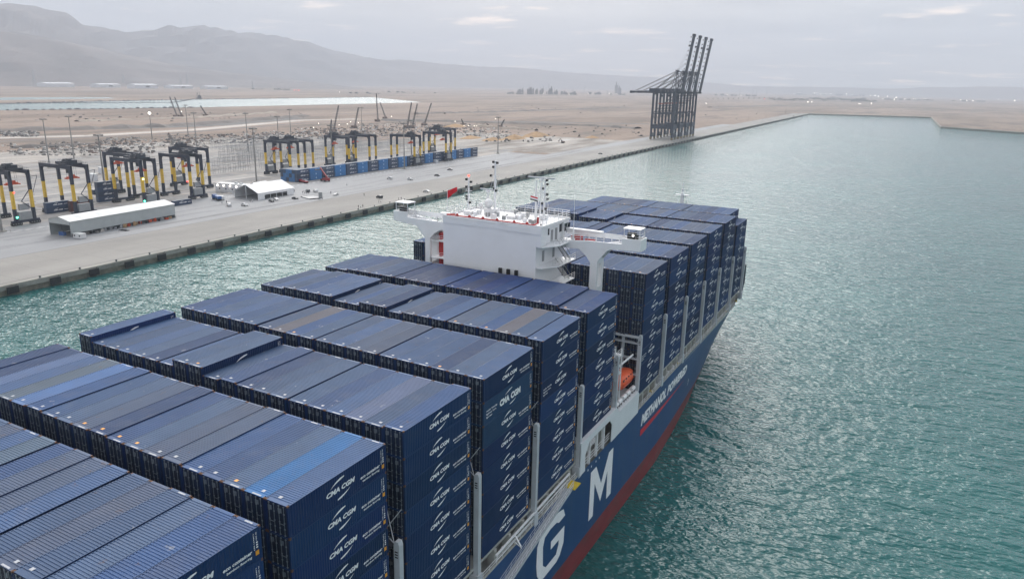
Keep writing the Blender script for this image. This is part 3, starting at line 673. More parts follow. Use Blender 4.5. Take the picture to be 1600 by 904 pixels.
for y in (WY0, 58.1): b.box(WX0, -14.9, y-.06, y+.06, WZ+.12, WZ+.45)
for x in (WX0, -14.9): b.box(x-.06, x+.06, WY0, 58.1, WZ+.12, WZ+.45)
hp(b.build('roof', M['whitebright']))
b = MB()
b.bar((-34.4, WY0+.5, WZ+.5), (-16.6, WY0+.5, WZ+.45), .2); b.bar((-34.4, WY0+.5, WZ+.5), (-33.2, WY0+1.4, WZ+.5), .3); b.bar((-16.6, WY0+.5, WZ+.5), (-16.6, WY0+1.8, WZ+.6), .2)
b.bar((-16.6, WY0+1.8, WZ+.5), (-16.6, WY0+1.8, WZ+1.6), .3)
for x in (-32.2, -29.6, -26.8, -23.9, -20.5, -18): b.ball((x, WY0+.5, WZ+.6), .3, n=6, k=4)
hp(b.build('fire_main_pipe', M['red']))
def rail(b, pts, h=1.1, m=0, step=1.5, n=3, r=.045):
    for i in range(len(pts)-1):
        p, q = Vector(pts[i]), Vector(pts[i+1])
        for k in range(1, n+1): b.bar(p+Vector((0,0,h*k/n)), q+Vector((0,0,h*k/n)), r, m=m)
        c = max(1, int((q-p).length/step))
        for k in range(c+1): a = p.lerp(q, k/c); b.bar(a, a+Vector((0,0,h)), r, m=m)
b = MB(); rail(b, [(WX0, WY0+1, WZ+.45), (WX0, 58, WZ+.45), (-14.9, 58, WZ+.45), (-14.9, WY0+.2, WZ+.45)], 1.2, r=.06)
hp(b.build('roof_railing', M['white']))
# navigation deck windows and doors on the starboard side
b = MB()
def pane(name, y0, y1, z0, z1, x, m, parent=None):
    b = MB(); b.box(x, x+.04, y0, y1, z0, z1); return hp(b.build(name, m))
for y0, y1, z0, z1 in ((50.0, 50.5, 49.8, 50.9), (54.7, 56.4, 49.6, 51.0)):
    pane('window', y0, y1, z0, z1, -14.93 if y0 > 55.6 or y0 < 48.5 else -15.38, M['glass'])
b = MB(); b.prism([(55.85, 49.6), (56.6, 49.6), (57.25, 51.0), (55.85, 51.0)], 0, -14.94, -14.90); hp(b.build('window', M['glass']))
pane('door', 51.2, 52.1, 48.5, 50.5, -15.38, M['grey']); pane('door', 52.9, 53.8, 48.5, 50.6, -15.38, M['grey'])
pane('door', 49.0, 49.8, 45.2, 47.1, -15.88, M['grey']); pane('door', 53.2, 54.0, 45.2, 47.1, -15.88, M['grey'])
b = MB()
for k in range(11): x = WX0+.8+k*1.8; b.face([(x, 57.02, 49.5), (x+1.5, 57.02, 49.5), (x+1.5, 57.62, 50.95), (x, 57.62, 50.95)])
hp(b.build('window', M['glass']))
# platforms and stairs on the starboard side
for (zz, y0, y1, yo) in ((48.25, 46.7, 57, -13.0), (44.6, 46.7, 57, -13.0), (41.0, 46.7, 57, -13.0)):
    b = MB(); b.box(-15.88, yo, y0+3.2, y1, zz-.15, zz, 0); b.prism([(-15.88, y0), (-14.9, y0), (yo, y0+3.2), (-15.88, y0+3.2)], 2, zz-.15, zz, 0)
    rail(b, [(-15.2, y0+.1, zz), (yo+.05, y0+3.1, zz), (yo+.05, y1-.1, zz)], 1.1, m=1, step=1.2)
    hp(b.build('platform', [M['white'], M['white']]))
for (za, zb, ya, yb) in ((44.6, 48.25, 55.8, 51.2), (41.0, 44.6, 55.8, 51.2)):
    b = MB(); x = -13.9
    for s in (-.45, .45): b.bar((x+s, ya, za), (x+s, yb, zb), .07, .22)
    for k in range(13): t = (k+.5)/13; c = Vector((x, ya, za)).lerp(Vector((x, yb, zb)), t); b.box(x-.42, x+.42, c.y-.12, c.y+.12, c.z-.03, c.z+.03)
    for s in (-.45, .45): b.bar((x+s, ya, za+1), (x+s, yb, zb+1), .06)
    hp(b.build('stair', M['galv']))
b = MB()
for x in (-22.6, -21.0, -19.4): b.box(x-.28, x+.28, WY0-.6, WY0-.2, 42.6, 43.75)
hp(b.build('vent_box', M['blackish']))
# bridge wings
WA = 54.0
def wing(poly, end, s):
    b = MB(); b.prism(poly, 1, WA, WA+.35)
    # deck slab, box girder underside, forward face
    xs = [p[0] for p in poly]
    e0, e1 = (end, -15.0) if s < 0 else (-15.0, end)
    b.box(e0, e1, WA+.35, WA+2.9, 47.9, 48.1)
    b.prism([(p[0], min(p[1], 48.3)) for p in poly if not 48.5 < p[1] < 50.1 or abs(p[0]-end) < 3.6] if False else [(p[0], p[1]-1.0 if p[1] > 48.2 and abs(p[0]-end) > 3.6 else p[1]) for p in poly], 1, WA+2.9, WA+3.2)
    b.box(end-s*3.2, end-s*.2, WA+.35, WA+2.9, 48.12, 49.0)
    xe = end
    b.box(xe-s*.12, xe, WA+.352, WA+2.898, 48.12, 50.0)
    cxx = -8.0*1 if s > 0 else -43.6
    return b
st = [(-14.9, 48.25), (-9.64, 48.82), (-3.21, 48.96), (-3.19, 49.97), (.13, 50.0), (.13, 48.05), (-5.13, 47.8), (-5.84, 47.45), (-7.57, 45.35), (-7.56, 22.0), (-8.95, 22.0), (-8.88, 45.02), (-9.79, 46.16), (-11.09, 47.2), (-14.9, 47.06)]
wg = wing(st, .13, 1)
w1 = hp(wg.build('bridge_wing', M['white']))
pt_ = [(-35.3, 48.25), (-40.1, 48.82), (-48.6, 48.96), (-48.62, 49.97), (-51.9, 50.0), (-51.9, 48.05), (-49.2, 47.75), (-46.3, 47.5), (-44.2, 45.2), (-44.3, 22.0), (-43.1, 22.0), (-43.1, 45.3), (-42.2, 46.3), (-40.6, 47.3), (-35.3, 47.4)]
w2 = hp(wing(pt_, -51.9, -1).build('bridge_wing', M['white']))
# columns' side faces with their lightening holes
for (x, wgo) in ((-8.25, w1), (-43.7, w2)):
    b = MB()
    for y0, y1 in ((WA+.35, WA+.75), (WA+2.5, WA+2.9)): b.box(x-.65, x+.65, y0, y1, 22, 45.5)
    for z in (23.5, 29, 34.5, 40, 45.2): b.box(x-.65, x+.65, WA+.75, WA+2.5, z-.5, z+.5)
    o = b.build('support_column', M['white']); o.parent = wgo
for (e0, e1, wgo, s) in ((-14.9, -3.3, w1, 1), (-35.4, -48.5, w2, -1)):
    b = MB(); rail(b, [(e0, WA+.1, 48.5), (e0+(e1-e0)*.45, WA+.1, 48.85), (e1, WA+.1, 49.0)], 1.1, step=1.3, r=.06)
    b.box(min(e0, e1), max(e0, e1), WA+2.95, WA+3.05, 49.0, 49.9); b.box(min(e0, e0+s*7), max(e0, e0+s*7), WA+2.6, WA+3.4, 49.9, 50.15)
    for k in range(9): xx = e0+(e1-e0)*k/8; b.box(xx-.06, xx+.06, WA+2.95, WA+3.05, 48.1, 49.0)
    o = b.build('wing_railing', M['white']); o.parent = wgo
    b = MB(); xe = e1+s*1.6
    b.box(xe-1.5, xe+1.6, WA+.2, WA+2.9, 51.6, 51.75)
    for xx in (xe-1.3, xe+1.5):
        for yy in (WA+.3, WA+2.7): b.bar((xx, yy, 49.9), (xx, yy, 51.6), .09)
    rail(b, [(xe-1.3, WA+.3, 49.95), (xe+1.6, WA+.3, 49.95), (xe+1.6, WA+2.7, 49.95)], .9, n=2)
    o = b.build('wing_canopy', M['white']); o.parent = wgo
    b = MB(); b.box(xe-.9, xe+.5, WA+.8, WA+1.6, 49.9, 50.9); b.cyl((xe+.8, WA+1.2, 49.9), (xe+.8, WA+1.2, 50.8), .2, n=8); o = b.build('wing_console', M['blackish']); o.parent = wgo
b = MB(); b.ball((-1.75+.2, WA+.72, 50.55), .16, n=8, k=6); o = b.build('lit_lamp', M['lamp']); o.parent = w1
b = MB(); b.box(-13.4, -11.4, WA+1.6, WA+2.4, 48.2, 49.1); b.box(-10.8, -9, WA+1.8, WA+2.4, 48.2, 48.7); o = b.build('fire_locker', M['red']); o.parent = w1
b = MB(); b.cyl((-12.7, WA+.9, 48.2), (-12.7, WA+.9, 50.4), .18, n=8); b.cyl((-12.7, WA+.9, 50.4), (-12.75, WA+.9, 56.6), .05, .02, n=6); b.box(-13.0, -12.4, WA+.7, WA+1.1, 48.1, 48.7); o = b.build('whip_aerial', M['white']); o.parent = w1
b = MB(); b.bar((-41.7, 56, 46.4), (-41.5, 56, 20), .6, 1.0); hp(b.build('exhaust_trunk', M['red']))
b = MB()
for z in (41.6, 45.0): b.box(-43.0, WX0, 54, 57, z-.1, z, 0); rail(b, [(-40.8, 54, z), (WX0, 54, z)], 1.1, m=0, step=.9)
for k in range(8): b.bar((-39.8+k*.5, 55, 41.7+k*.45), (-39.3+k*.5, 55, 41.7+k*.45), .1, m=0)
hp(b.build('port_platform', M['white']))
# masts, radars and domes on the roof
def mast(x, y, z1, r, arms=(), lights=(), col='white'):
    b = MB(); b.cyl((x, y, WZ+.1), (x, y, z1), r, r*.55, n=8, m=0)
    for (z, hw) in arms: b.bar((x-hw, y, z), (x+hw, y, z), .09, m=0)
    for (z, dxx) in lights: b.box(x+dxx-.16, x+dxx+.16, y-.2, y+.2, z-.2, z+.2, 1)
    for q in ((-2, -1), (2, -1), (0, 2)): b.bar((x, y, z1*.8+WZ*.2), (x+q[0], y+q[1], WZ+.2), .03, m=0)
    return hp(b.build('mast', [M['white'], M['blackish']]))
mast(-35.0+.9, 54, 58.0, .22, ((57.2, .7), (55.5, .7), (54.0, .6)), ((57.6, -.5), (57.2, .5), (56.2, -.5), (56.2, .55), (54.4, -.4), (53.9, -.4), (53.3, .3)))
b = MB(); b.ball((-34.1, 54, 58.3), .2, n=8, k=6); hp(b.build('red_masthead_lamp', M['lampred']))
mast(-28.4, 54, 61.4, .26, ((60.7, .6), (58.6, .8), (56.6, .5)), ((61.2, -.4), (61.1, .4), (60.3, -.4), (58.7, -.9), (56.4, -.2), (56.0, .25)))
mast(-19.9, 54, 58.6, .2, ((55.9, .9), (57, .4)), ())
mast(-18.3, 54.2, 58.8, .24, ((57.9, .5), (56.6, .5), (55.2, .8)), ((58.7, .4), (58.0, .5), (57.2, -.3), (56.2, .5), (55.4, .6), (54.5, -.4), (53.6, .3), (53.2, -.3)))
def radar(x, y, z, L):
    b = MB(); b.cyl((x, y, WZ+.1), (x, y, z-.3), .12, .1, n=8); b.bar((x-.9, y, WZ+.2), (x, y, z-.8), .08); b.bar((x+.9, y, WZ+.2), (x, y, z-.8), .08); b.box(x-.3, x+.3, y-.3, y+.3, z-.55, z-.1)
    r = hp(b.build('radar_mast', M['white'])); b = MB(); b.box(x-L/2, x+L/2, y-.12, y+.12, z-.1, z+.12); o = b.build('radar_scanner', M['post']); o.parent = r
radar(-30.6, 55.2, 55.9, 3.4); radar(-19.6, 55.4, 58.9, 5.4)
b = MB(); b.ball((-29.4, 53.5, 53.6), .85, n=16, k=10); b.cyl((-29.4, 53.5, WZ), (-29.4, 53.5, 53), .35); hp(b.build('satellite_dome', M['whitebright'], smooth=True))
b = MB(); b.ball((-32.0, 55, 52.8), .5, n=12, k=8); b.cyl((-32, 55, WZ), (-32, 55, 52.6), .2); hp(b.build('satellite_dome', M['whitebright'], smooth=True))
b = MB(); rr = random.Random(11)
for k in range(44):
    x = rr.uniform(-34, -16); y = rr.uniform(48, 57); h = rr.uniform(.6, 3.0)
    b.cyl((x, y, WZ), (x+rr.uniform(-.1, .1), y, WZ+h), .03, .02, n=5, m=rr.choice((0, 0, 1)))
for k in range(40):
    x = rr.uniform(-34, -16); y = rr.uniform(48, 57); s = rr.uniform(.1, .32); b.box(x-s, x+s, y-s, y+s, WZ+.1, WZ+s*3, rr.choice((0, 0, 1)))
hp(b.build('roof_aerials', [M['white'], M['grey']]))
# gangway stowed along the side, its hoisting frame and yellow head platform
b = MB(); x = .95
A0, A1 = Vector((x, 26.6, 17.55)), Vector((x, 1.0, 12.6))
for s in (-.44, .44): b.bar(A0+Vector((s, 0, 0)), A1+Vector((s, 0, 0)), .14, .4)
for k in range(90): c = A0.lerp(A1, (k+.5)/90); b.box(x-.4, x+.4, c.y-.115, c.y+.115, c.z-.03, c.z+.05, 0)
gw = sp(b.build('gangway', M['post']))
b = MB()
for s in (-.46, .46):
    for h in (.55, 1.05): b.bar(A0+Vector((s, 0, h)), A1+Vector((s, 0, h)), .05)
    for k in range(20): c = A0.lerp(A1, k/19); b.bar(c+Vector((s, 0, 0)), c+Vector((s, .25, 1.05)), .05)
o = b.build('gangway_railing', M['white']); o.parent = gw; 
b = MB(); b.box(.3, 1.9, 26.2, 28.4, 17.5, 17.65); o = b.build('head_platform', M['yellow']); o.parent = gw
b = MB(); b.bar((.35, 27.5, 19.2), (.35, 5.5, 18.6), .22); b.bar((.35, 27, 18.4), (.35, 5.5, 17.8), .1)
for y in (7, 13, 20, 26): b.bar((-.6, y, 17), (.4, y, 19), .14)
b.bar((.3, 10.5, 18.6), (1.5, 10.0, 17.6), .16); b.bar((.3, 10.5, 17.6), (1.6, 10.0, 17.4), .1)
o = b.build('hoisting_frame', M['white']); o.parent = gw
# foremast on the forecastle
b = MB(); fx, fy = -25.4, 170
b.cyl((fx, fy, 18), (fx, fy, 42.3), .75, .5, n=10); b.box(fx-2.2, fx+2.2, fy-.6, fy+.6, 41.6, 41.8); b.cyl((fx, fy, 42), (fx, fy, 45.6), .14, n=6); b.bar((fx-2, fy, 42.6), (fx+2, fy, 42.6), .08); b.box(fx-.3, fx+.3, fy-.3, fy+.3, 43, 43.6)
for s in (-1, 1): b.bar((fx, fy, 42), (fx+s*5, fy, 20), .07); b.bar((fx+.6, fy, 43.5), (fx+s*3, fy, 36), .04)
sp(b.build('foremast', M['white']))
# forecastle breakwater and inner side of the bulwark
b = MB(); b.box(XC-22, XC+22.5, 154, 154.4, 18, 23.5)
for s in (-1, 1): b.prism([(150, 18.5), (158, 18.5), (158, 24.6), (154.2, 24.9), (153.6, 21.5)], 0, XC+s*24.3-.15, XC+s*24.3+.15)
rail(b, [(XC-22, 154.2, 23.5), (XC+22.5, 154.2, 23.5)], 1.0, step=3)
sp(b.build('breakwater', M['darksteel']))
b = MB(); b.cyl((-2, 156, 17.9), (-2, 156, 19.3), .5, n=8); b.box(-4, -1.5, 149, 152, 17.6, 18.9)
sp(b.build('mooring_winch', M['greydeck']))

# ---- things standing on or hanging from the ship
def lifeboat():
    root = empty('lifeboat', (-2.0, 54.9, 22.6), label='orange enclosed lifeboat hanging in its davits beside the deckhouse', cat='lifeboat')
    b = MB(); n, k = 15, 16; Lh = 4.4
    for i in range(n+1):
        t = -1+2*i/n; y = t*Lh; wid = 1.55*max(.06, (1-abs(t)**3.2))**.62; top = 3.1*(1-.38*abs(t)**3); bot = 1.5*abs(t)**4
        for j in range(k):
            a = 2*math.pi*j/k; c, s_ = math.cos(a), math.sin(a)
            zc = 1.55; rz_ = (top-zc) if s_ > 0 else (zc-bot)*.98
            xx = wid*(abs(c)**.75)*(1 if c > 0 else -1)*(1.0 if s_ > 0 else (1-.25*abs(s_)**2)); b.v.append((xx, y, zc+rz_*(abs(s_)**.8)*(1 if s_ > 0 else -1)))
    for i in range(n):
        for j in range(k): b.f.append((i*k+j, i*k+(j+1)%k, (i+1)*k+(j+1)%k, (i+1)*k+j)); b.m.append(0)
    b.f.append(tuple(range(k))[::-1]); b.m.append(0); b.f.append(tuple(n*k+j for j in range(k))); b.m.append(0)
    b.build('hull', M['lifeboat'], root, smooth=True)
    b = MB(); b.box(-.6, .6, -3.4, -1.8, 2.7, 3.6); b.build('steering_cupola', M['lifeboat'], root)
    b = MB()
    for y in (-2.6, -1.4, -.2, 1.0, 2.2): b.box(1.34, 1.44, y-.22, y+.22, 2.15, 2.5); b.box(-1.44, -1.34, y-.22, y+.22, 2.15, 2.5)
    b.box(-.5, .5, -3.45, -3.38, 3.0, 3.4); b.build('window', M['glass'], root)
    b = MB()
    for y in (-4.0, -2.8, -1.2, .4, 2.0, 3.4): b.box(-1.62, 1.62, y-.04, y+.04, 1.5, 1.6)
    b.bar((1.56, -3.6, 1.5), (1.56, 3.6, 1.5), .12); b.bar((-1.56, -3.6, 1.5), (-1.56, 3.6, 1.5), .12); b.build('fender_strip', M['lifeboat_dark'], root)
lifeboat()
b = MB()
for y in (51.8, 58.0):
    b.bar((-4.6, y, 21.3), (-4.4, y, 26.6), .3); b.bar((-4.4, y, 26.6), (-1.9, y, 27.4), .28); b.bar((-1.9, y, 27.4), (-1.9, y, 26.2), .08)
b.bar((-4.4, 51.8, 26.6), (-4.4, 58, 26.6), .2)
sp(b.build('davit', M['white']))
b = MB(); b.cyl((-2.4, 48.6, 26.8), (-1.0, 57.4, 28.2), .18, n=8); sp(b.build('crane_jib', M['white']))
b = MB()
b.box(-5.5, -.6, 46.9, 50.6, 30.4, 30.6); rail(b, [(-5.4, 47, 30.6), (-.7, 47, 30.6), (-.7, 50.5, 30.6)], 1.1)
b.box(-5.5, -.6, 46.9, 50.6, 27.1, 27.3); rail(b, [(-.7, 47, 27.3), (-.7, 50.5, 27.3)], 1.1)
b.ball((-2.2, 48.4, 32.0), .95, n=14, k=9); b.cyl((-2.2, 48.4, 30.6), (-2.2, 48.4, 31.4), .4); b.cyl((-2.4, 48.6, 27.3), (-2.4, 48.6, 29.4), .7, n=12)
b.bar((-.7, 47.2, 21.3), (-.7, 47.2, 33), .2); b.bar((-.7, 50.4, 21.3), (-.7, 50.4, 31.5), .2); b.bar((-5.4, 50.4, 21.3), (-5.4, 50.4, 31), .2)
sp(b.build('equipment_platform', M['white']))
rafts = empty('liferaft_canister', (-.35, 47.8, 21.35), label='white liferaft canisters on deck under the lifeboat', cat='liferaft', group='liferaft canisters below the lifeboat')
b = MB(); b.cyl((0, -.7, .75), (0, .7, .75), .42, n=12); b.build('canister', M['whitebright'], rafts, smooth=False)
b = MB(); b.box(-.4, .4, -.5, -.4, 0, .5); b.box(-.4, .4, .4, .5, 0, .5); b.build('cradle', M['galv'], rafts)
sn = snapshot(rafts)
rafts['label'] = 'white liferaft canister on deck below the lifeboat, nearest the viewer'
for k, yy in enumerate((49.7, 52.0, 53.9, 56.4)):
    c = copy_tree(sn); c.location = (-.35, yy, 21.35); c['label'] = 'white liferaft canister on deck below the lifeboat, %s from the near end' % _ORD[k+2]
fl = MB(); nx = 10
for i in range(nx+1):
    t = i/nx
    for j in range(2): fl.v.append((t*2.2, .18*math.sin(t*7), -j*(1.5-.7*t) + t*.9))
for i in range(nx): fl.f.append((i*2, i*2+2, i*2+3, i*2+1)); fl.m.append(0)
fo = empty('flag', (-39.2, 54.4, 52.0), label='red flag flying above the port bridge wing', cat='flag')
fb = fl.build('cloth', M['flagred'], fo, loc=(0, 0, 3.0))
b = MB(); b.cyl((0, 0, -3.1), (0, 0, 3.2), .05, n=6); b.build('pole', M['white'], fo)
fo = empty('flag', (-19.9, 53.6, 55.9), label='small red white and black flag on the starboard mast', cat='flag')
for k, mm in enumerate((M['flagred'], M['label'], M['blackish'])):
    b = MB(); b.face([(-.9, 0, -.1-.25*k), (.5, .1, -.35-.25*k), (.5, .1, -.6-.25*k), (-.9, 0, -.35-.25*k)]); b.build('cloth_band', mm, fo)
# ---------------------------------------------------------------- containers on the ship
CL, CW, CH = 12.19, 2.438, 2.896
TH = 2.9126; SW = 50.85/20
BAYS = [dict(k=k, y1=k*P_) for k in range(-2, 4)] + [dict(k=4+g_, y1=FWD0+g_*P_) for g_ in range(6)]
def stack_x(i):
    g_ = 0 if i < 6 else 1 if i < 10 else 2 if i < 14 else 3
    return -(1.245 + i*2.494 + g_*.30)*50.85/50.80
def stack_dz(k, i):
    if k == 0:
        if i == 19: return .5
        if i in (11, 12): return .62
        return {10: -.30, 9: -.05}.get(i, 0 if i == 0 else -.18)
    if k == -1: return .12 if i in (5, 9, 13) else (-.1 if i in (17, 18) else 0)
    if k == -2: return .1 if i in (3, 8) else 0
    if k == 1: return 0 if i < 14 else .12
    if k == 2: return .1 if i >= 18 else .4 if i >= 14 else -.12 if i >= 12 else .38 if i >= 10 else -.1 if i == 9 else .12 if i > 0 else 0
    if k == 3: return -.12 if i < 2 else (.2 if i < 18 else -.05)
    if k == 7: return 1.1 if i >= 13 else .55 if i >= 10 else 0
    if k == 6: return .3 if i in (9, 10) else .0 if i < 9 else -.1
    if k == 9: return -TH if (i == 0 or i >= 17) else -.3
    return 0
def ntiers(k, i): return 7 if k == 3 or (k == 9 and i in (0,)) else 8
SLOTS = []
for bay in BAYS:
    for i in range(20):
        n = ntiers(bay['k'], i); keep = n if (i in (0, 19) or bay['k'] == 4) else 4
        for t in range(keep):
            SLOTS.append((bay['k'], i, t, stack_x(i), bay['y1']-CL, 43+stack_dz(bay['k'], i)-t*TH-CH))
CHOSEN = set()
def shows(k, i, t):
    """which containers the photograph shows: the tops, the starboard faces, the open end behind the deckhouse"""
    if t == 0:
        return {-2: i < 14, 4: i < 8 or i > 16, 5: i < 9, 6: i < 13, 9: i < 17}.get(k, True)
    if k == 4 and i > 0: return i < 7 or i > 16 if t == 1 else i < 3
    if i == 1: return k == -1 and t < 3
    if i == 19: return k == 0 and t == 1
    return i == 0 and not (k == -2 and t > 1) and not (k == -1 and t > 4)
CHOSEN = {(s_[0], s_[1], s_[2]) for s_ in SLOTS if shows(s_[0], s_[1], s_[2])}

def corr_wall(b, x, y0, y1, z0, z1, out, m=0, pitch=.28, dep=.036):
    """trapezoid corrugation standing on the plane x, outward direction out"""
    n = int((y1-y0)/pitch); pitch = (y1-y0)/n; i = len(b.v); prof = []
    for k in range(n):
        y = y0+k*pitch; prof += [(y, 0), (y+pitch*.26, 0), (y+pitch*.5, -dep), (y+pitch*.76, -dep)]
    prof.append((y1, 0))
    for y, d in prof: b.v.append((x+out*d, y, z0)); b.v.append((x+out*d, y, z1))
    for k in range(len(prof)-1): q = (i+2*k, i+2*k+2, i+2*k+3, i+2*k+1); b.f.append(q if out > 0 else q[::-1]); b.m.append(m)
def corr_roof(b, z, x0, x1, y0, y1, m=0, pitch=.262, dep=.045):
    n = int((y1-y0)/pitch); pitch = (y1-y0)/n; i = len(b.v); prof = []
    for k in range(n):
        y = y0+k*pitch; prof += [(y, 0), (y+pitch*.42, 0), (y+pitch*.54, -dep), (y+pitch*.88, -dep)]
    prof.append((y1, 0))
    for y, d in prof: b.v.append((x0, y, z+d)); b.v.append((x1, y, z+d))
    for k in range(len(prof)-1): b.f.append((i+2*k, i+2*k+1, i+2*k+3, i+2*k+2)); b.m.append(m)
HW = CW/2
def body_mesh():
    b = MB()
    for sx in (-1, 1):
        for y in (0, CL-.16): b.box(sx*HW, sx*(HW-.16), y, y+.16, .0, CH)
        b.box(sx*HW, sx*(HW-.09), .16, CL-.16, 0, .16); b.box(sx*HW, sx*(HW-.07), .16, CL-.16, CH-.10, CH-.004)
        for y in (0, CL-.18):
            for z in (0, CH-.12): b.box(sx*(HW+.004), sx*(HW-.17), y-.004, y+.184, z-.002, z+.124, 1)
        corr_wall(b, sx*(HW-.012), .16, CL-.16, .16, CH-.1, sx)
    b.box(-HW+.16, HW-.16, CL-.1, CL-.04, 0, CH-.004); b.box(-HW+.16, HW-.16, .02, .09, 0, .14); b.box(-HW+.16, HW-.16, .02, .12, CH-.12, CH-.004)
    b.box(-HW+.1, HW-.1, .1, CL-.1, .12, .16)
    return b.mesh('container_body', [M['navy'], M['rust']])
def roof_mesh(var=0):
    b = MB(); corr_roof(b, CH+.004, -HW+.05, HW-.05, .30, CL-.30)
    b.box(-HW+.17, HW-.17, .0, .31, CH-.01, CH+.008); b.box(-HW+.17, HW-.17, CL-.31, CL, CH-.01, CH+.008)
    b.box(-HW+.0, -HW+.06, .18, CL-.18, CH-.01, CH+.006); b.box(HW-.06, HW, .18, CL-.18, CH-.01, CH+.006)
    if var != 2: b.box(-.25, .72, .05, .20, CH+.008, CH+.014, 1)
    b.box(-.45 if var else .2, -.12 if var else .5, .62, .92, CH+.006, CH+.012, 3 if var == 1 else 1)
    for x in (-HW+.09, HW-.09):
        for y in (.09, CL-.09): b.box(x-.09, x+.09, y-.09, y+.09, CH-.004, CH+.012, 2)
    if var == 2: b.box(-.2, .6, CL-.25, CL-.1, CH+.008, CH+.014, 1)
    return b.mesh('container_roof', [M['roofnavy'], M['roofmark'], M['rust'], M['orange']])
def door_mesh(s):
    b = MB(); x0, x1 = (0.01, HW-.17) if s > 0 else (-HW+.17, -.01)
    b.box(x0, x1, .03, .07, .15, CH-.13)
    for z in (.3, .95, 1.6, 2.2): b.box(x0+.06, x1-.06, .015, .03, z, z+.42)
    for q in (.24, .74):
        x = x0+(x1-x0)*q; b.cyl((x, -.02, .12), (x, -.02, CH-.1), .026, n=5, m=1)
        for z in (.14, .7, 1.25, 2.05, 2.7): b.box(x-.06, x+.06, -.05, .02, z, z+.08, 1)
        b.box(x-.05, x+.38*(1 if q < .5 else -1), -.04, -.01, 1.12, 1.17, 1)
    b.box(x0+.1, x0+.5, .005, .012, 2.1, 2.5, 2)
    return b.mesh('container_door', [M['door'], M['rod'], M['label2']])
M['label2'] = mat('faded_door_marking', (.16, .19, .22), .6)
BODY, ROOFS, DOORL, DOORR = body_mesh(), [roof_mesh(0), roof_mesh(1), roof_mesh(2)], door_mesh(-1), door_mesh(1)
# side markings: measured from the aft lower corner of the starboard side
sf = lambda y, z: (HW+.006, y, z)
b = MB()
LK = dict(shear=.22, bold=.045)
y0, z0 = 4.35, .96
put_text(b, 'CMA', 4.25, 5.92, 1.26, 1.74, sf, **LK); put_text(b, 'CGM', 6.12, 7.85, 1.26, 1.74, sf, **LK)
def swoosh(b, pts, wds):
    for i in range(len(pts)-1):
        (ya, za), (yb, zb) = pts[i], pts[i+1]; wa, wb = wds[i], wds[i+1]
        b.face([sf(ya, za-wa/2), sf(yb, zb-wb/2), sf(yb, zb+wb/2), sf(ya, za+wa/2)])
swoosh(b, [(4.8, 1.93), (5.15, 2.12), (5.55, 2.27), (6.0, 2.38), (6.5, 2.44)], [.02, .10, .17, .2, .10])
swoosh(b, [(5.6, .56), (6.05, .62), (6.45, .72), (6.85, .86), (7.2, 1.03)], [.12, .2, .15, .09, .02])
LOGO = b.mesh('side_logo', M['label'])
b = MB(); put_text(b, 'eco container', 8.57, 11.25, .98, 1.27, sf, shear=.15, bold=.03); put_text(b, 'bamboo flooring', 8.85, 11.2, .56, .83, sf, shear=.15, bold=.02)
SLOGAN = b.mesh('side_slogan', M['label'])
b = MB(); put_text(b, 'CMAU 452', 0, 1, 0, 1, lambda u, v: sf(11.42+.10*(1-v), 2.55-u*1.45), bold=.02); put_text(b, '20 4501', 0, 1, 0, 1, lambda u, v: sf(11.66+.10*(1-v), 2.55-u*.7), bold=.02)
for z in (1.62, 1.42, 1.22): b.box(HW+.004, HW+.008, 11.66, 11.82, z, z+.12)
SERIAL = b.mesh('side_serial', M['label'])
b = MB(); b.box(HW+.003, HW+.009, 11.55, 11.88, .62, 1.0); PLAC = b.mesh('side_placard', M['orange'])
b = MB(); put_text(b, 'CMA', 3.7, 6.1, .98, 1.85, sf, bold=.06); put_text(b, 'CGM', 6.4, 8.9, .98, 1.85, sf, bold=.06)
swoosh(b, [(5.0, 2.05), (5.4, 2.2), (6.0, 2.38), (6.7, 2.5)], [.02, .1, .16, .08]); swoosh(b, [(6.2, .45), (6.8, .52), (7.3, .62), (7.8, .78)], [.1, .16, .1, .02]); LOGO_BIG = b.mesh('side_logo', M['label'])
b = MB(); put_text(b, 'reefer friendly', .6, 3.1, 1.5, 1.78, sf, bold=.02); put_text(b, 'lighter box', .6, 2.9, 1.1, 1.38, sf, bold=.02); put_text(b, 'light steel', .6, 1.9, .7, .98, sf, bold=.02); SIDE3 = b.mesh('side_slogan', M['label'])
roofcols = [(0.048, 0.1, 0.215), (0.056, 0.107, 0.21), (0.04, 0.085, 0.2), (0.07, 0.12, 0.22), (0.078, 0.113, 0.19), (0.04, 0.095, 0.23), (0.062, 0.12, 0.25), (0.03, 0.064, 0.155), (0.052, 0.095, 0.185), (0.074, 0.104, 0.175)]
TONE = ['slate blue', 'grey blue', 'deep blue', 'pale slate', 'dusty blue', 'clear blue', 'lighter blue', 'dark navy', 'dull blue', 'muted blue']
SPECIAL = {(-1, 1): ((.035, .15, .36), 'bright blue'), (-1, 14): ((.09, .18, .38), 'sky blue'), (-1, 17): ((.10, .16, .30), 'light blue'), (0, 2): ((.11, .15, .26), 'pale patched blue'), (2, 2): ((.14, .14, .17), 'sandy grey'), (3, 7): ((.05, .09, .22), 'clear blue'), (1, 12): ((.13, .13, .16), 'sandy grey'), (-1, 15): ((.10, .14, .19), 'greenish grey'), (-2, 10): ((.09, .14, .21), 'greenish blue')}
rc = random.Random(21)
def bayname(k):
    return ('%s bay behind white deckhouse' % _ORD[4-k]) if k <= 3 else ('%s bay ahead of white deckhouse' % _ORD[k-3])
